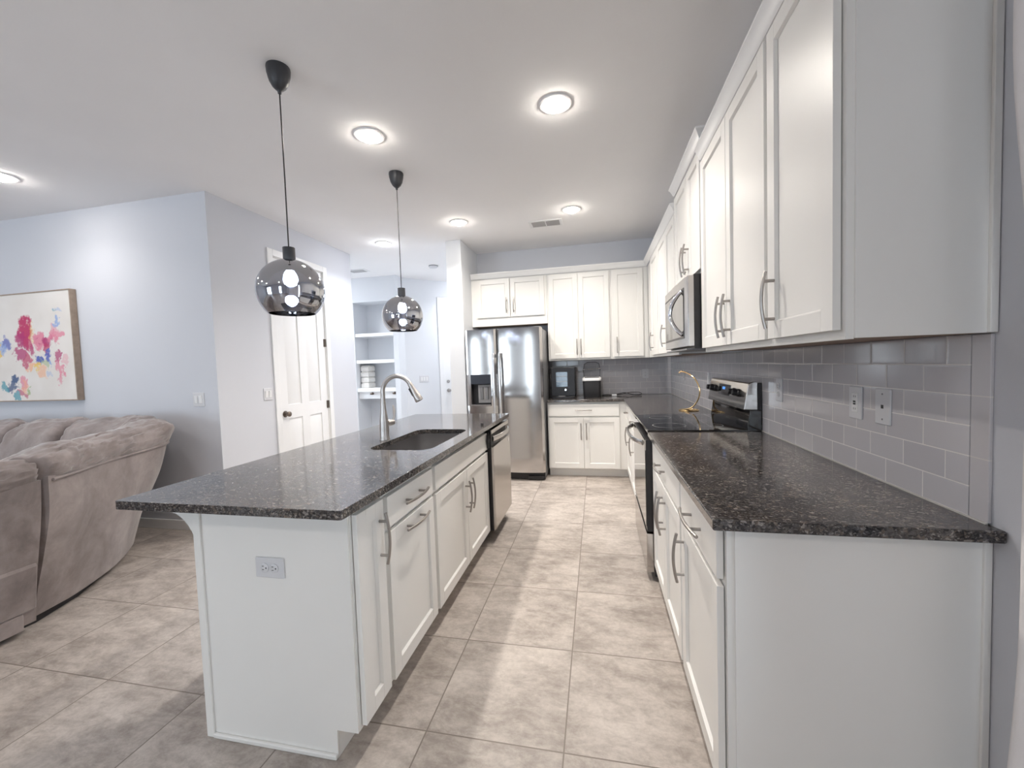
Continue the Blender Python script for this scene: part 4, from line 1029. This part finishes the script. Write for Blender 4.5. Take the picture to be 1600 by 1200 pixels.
# ------------------------------------------------------------------ sofa
def fbm(x, y, z):
    from mathutils import noise as N
    return N.fractal(Vector((x, y, z)), 1.0, 2.0, 3)
def catmull(ps, n):
    return [tuple(p) for p in smoothpath([Vector((*p, 0)) if len(p) == 2 else Vector(p) for p in ps], n)]
r = thing('sectional_sofa', 'taupe velvet reclining sectional sofa with a rounded corner, by the blue-grey wall', 'sofa', (-4.0, 1.7, 0))
def inward(path):
    out = []
    for i in range(len(path)):
        a, b_ = Vector(path[max(i - 1, 0)]), Vector(path[min(i + 1, len(path) - 1)])
        t = (b_ - a).normalized(); out.append(Vector((-t.y, t.x, 0)))
    return out
def dense(prof, n=4):
    return [(p[0], p[1]) for p in smoothpath([(u, z, 0) for u, z in prof], n)]
def shell(bot, rim_, thick, bulge=.02, zr=.83, lower=None):
    """back shell lofted from the floor line to the rim, with thickness"""
    B_ = [Vector(p) for p in bot]; R2 = [Vector(p) for p in rim_]; nI = inward([tuple(p) for p in R2])
    rows = []
    for i in range(len(B_)):
        row = []
        for t, z in dense([(0, .05), (.04, .12), (.15, .25), (.35, .40), (.6, .55), (.85, .72), (1.0, zr)]):
            u = min(1, max(0, (z - .05) / (zr - .05)))
            q = B_[i].lerp(R2[i], t) - nI[i] * (bulge * math.sin(PI * u) + .006 * fbm(B_[i].x * 3, B_[i].y * 3, z * 3))
            row.append((q.x, q.y, z))
        for t, z in ((1.0, zr), (.8, .6), (.3, .3), (0, .05)):
            q = B_[i].lerp(R2[i], t) + nI[i] * thick; row.append((q.x, q.y, z))
        rows.append(row)
    return MB().grid(rows, closed=True, capends=True)
def cushion(rim_, tops, puff=.03, wrinkle=.012, depth=.36, seed=0, z0=.80):
    R0_ = [Vector(p) for p in rim_]; R2 = []
    for a_, b_ in zip(R0_, R0_[1:]): R2 += [a_, a_.lerp(b_, .5)]
    R2.append(R0_[-1]); nI = inward([tuple(p) for p in R2]); n = len(R2); rows = []
    arc = 0
    for i in range(n):
        if i: arc += (R2[i] - R2[i - 1]).length
        e = min(i, n - 1 - i) / max(1, (n - 1)) * 2      # 0 at the ends
        en = min(1, e * 6) ** .5
        zt = tops[0] + (tops[1] - tops[0]) * i / (n - 1)
        hgt = (zt - z0)
        prof = dense([(.05, z0 - .03), (.0, z0), (-.022, z0 + hgt * .22), (-.028, z0 + hgt * .45), (-.010, z0 + hgt * .72), (.035, z0 + hgt * .92), (.095, zt), (.165, zt - .003), (.235, zt - hgt * .16), (.295, zt - hgt * .42), (.335, z0 + .0), (.36, z0 - .14), (.33, z0 - .26), (.18, z0 - .26), (.10, z0 - .15)], 4)
        row = []; m_ = len(prof)
        for k, (o_, z) in enumerate(prof):
            cx0, cz0 = .15, z0 + .03
            o2 = cx0 + (o_ - cx0) * (.82 + .18 * en); z2 = cz0 + (z - cz0) * (.80 + .20 * en) if z > cz0 else z
            q = R2[i] + nI[i] * o2
            v = k / m_
            big = fbm(arc * 3.2 + seed, v * 5, 1.7)
            crease = 1 - abs(fbm(arc * 3.0 + seed + v * 5, v * 34 - arc * 4.0, 5.1)) * 2.2
            w_ = wrinkle * (big * .9 - max(0, crease - .45) * .75)
            w_ *= 1 if .05 < v < .72 else .2
            q = q - nI[i] * w_ * (.9 if v < .45 else -.3); row.append((q.x, q.y, z2 + w_ * .8))
        rows.append(row)
    return MB().grid(rows, closed=True, capends=True)
# near recliner section: straight back along the aisle
nA = 15
botA = [(-2.990, -.45 + (1.555 + .45) * k / (nA - 1), 0) for k in range(nA)]
rimA = [(-2.865, -.45 + (1.555 + .45) * k / (nA - 1), 0) for k in range(nA)]
obj('back_panel', shell(botA, rimA, .10, .015, .82), 'velvet', r, smooth=50)
m = MB()
rows = []
for k in range(nA):
    y = -.45 + (1.548 + .45) * k / (nA - 1)
    rows.append([(-2.983, y, .115), (-2.966, y, .13), (-2.930, y, .36), (-2.938, y, .378), (-2.965, y, .38), (-3.0, y, .25), (-3.01, y, .115)])
m.grid(rows, closed=True, capends=True)
obj('recliner_flap', m, 'velvet', r, 'lower back flap of the recliner', bevel=.006)
obj('skirt', MB().prism([(-2.996, .03), (-2.975, .03), (-2.970, .12), (-3.05, .12), (-3.05, .03)], lambda p: (p[0], -.45, p[1]), lambda p: (p[0], 1.50, p[1])), 'velvet', r, bevel=.006)
nC = 30
rimA2 = [(-2.865, -.40 + (1.545 + .40) * k / (nC - 1), 0) for k in range(nC)]
obj('back_cushion', cushion(rimA2, (.925, .935), wrinkle=.042, seed=3, z0=.80), 'velvet', r, smooth=80)
# corner wedge
rimB = catmull([(-2.845, 1.575), (-2.925, 1.74), (-3.02, 1.895), (-3.15, 2.16), (-3.285, 2.47), (-3.40, 2.62), (-3.60, 2.72), (-3.9, 2.735), (-4.25, 2.735)], 5)
botB = catmull([(-3.045, 1.575), (-3.075, 1.69), (-3.12, 1.82), (-3.29, 2.12), (-3.55, 2.42), (-3.75, 2.56), (-3.95, 2.62), (-4.1, 2.64), (-4.27, 2.64)], 5)
obj('back_panel', shell(botB, rimB, .10, .028, .835), 'velvet', r, smooth=50)
obj('back_cushion', cushion(rimB, (.95, 1.03), wrinkle=.042, seed=9, z0=.82), 'velvet', r, smooth=80)
obj('piping', MB().tube([(x, y, .812) for x, y, z in rimB[1:-2]], .007, 8), 'velvet', r)
# wall section
botC = [(-4.29 - 1.7 * k / 9, 2.66, 0) for k in range(10)]; rimC = [(-4.27 - 1.7 * k / 9, 2.735, 0) for k in range(10)]
obj('back_panel', shell(botC, rimC, .10, .01, .83), 'velvet', r, smooth=50)
for k in range(3):
    xa = -4.28 - k * .57
    rc = [(xa - .555 * j / 12, 2.70, 0) for j in range(13)]
    obj('back_cushion', cushion(rc, (1.0, 1.0), wrinkle=.042, seed=20 + k * 5, z0=.80), 'velvet', r, smooth=80)
# seats
obj('seat_cushion', MB().plan(rounded(-3.95, -3.28, -.42, 1.62, .08), .22, .50), 'velvet', r, bevel=.04, seg=3)
obj('seat_cushion', MB().plan([(-3.16, 1.66), (-3.44, 2.16), (-3.66, 2.44), (-4.25, 2.42), (-4.25, 1.9), (-3.95, 1.66)], .22, .49), 'velvet', r, bevel=.04, seg=3)
obj('seat_cushion', MB().plan(rounded(-5.98, -4.27, 1.72, 2.44, .08), .22, .50), 'velvet', r, bevel=.04, seg=3)
obj('base', MB().plan([(-3.08, -.43), (-3.08, 1.60), (-3.18, 1.85), (-3.42, 2.20), (-3.75, 2.50), (-5.95, 2.56), (-5.95, 1.80), (-4.2, 1.80), (-3.90, 1.55), (-3.90, -.43)], .0, .22), 'black_matte', r)

# ------------------------------------------------------------------ curtain on the side window
r = thing('curtain', 'pale curtain edge hanging at the right side of the picture', 'curtain', (.86, .8, 0))
def drape(y0, y1, waves, ph, near):
    rows = []; n = max(24, waves * 10)
    for z in [0.02 + 2.5 * k / 30 for k in range(31)]:
        row = []
        for k in range(n + 1):
            t = k / n; e_ = t ** 6 if near else 0
            y = y0 + (y1 - y0) * t + (.016 * math.sin(z * 3.1 + 1.2) + .010 * math.sin(z * 7.3)) * e_
            x = .866 + .026 * math.sin(t * 2 * PI * waves + ph + .5 * math.sin(z * 2)) * (.8 + .2 * math.sin(z * 4))
            row.append((x, y, z))
        rows.append(row)
    o = obj('panel', MB().grid(rows), 'curtain_cloth', r, smooth=80); q = o.modifiers.new('t', 'SOLIDIFY'); q.thickness = .004
drape(-1.80, .60, 18, 0, False)
drape(.775, 1.052, 3, .5, True)
obj('rod', MB().tube([(.862, -1.9, 2.535), (.862, 1.07, 2.535)], .012, 12), 'brushed_nickel', r)
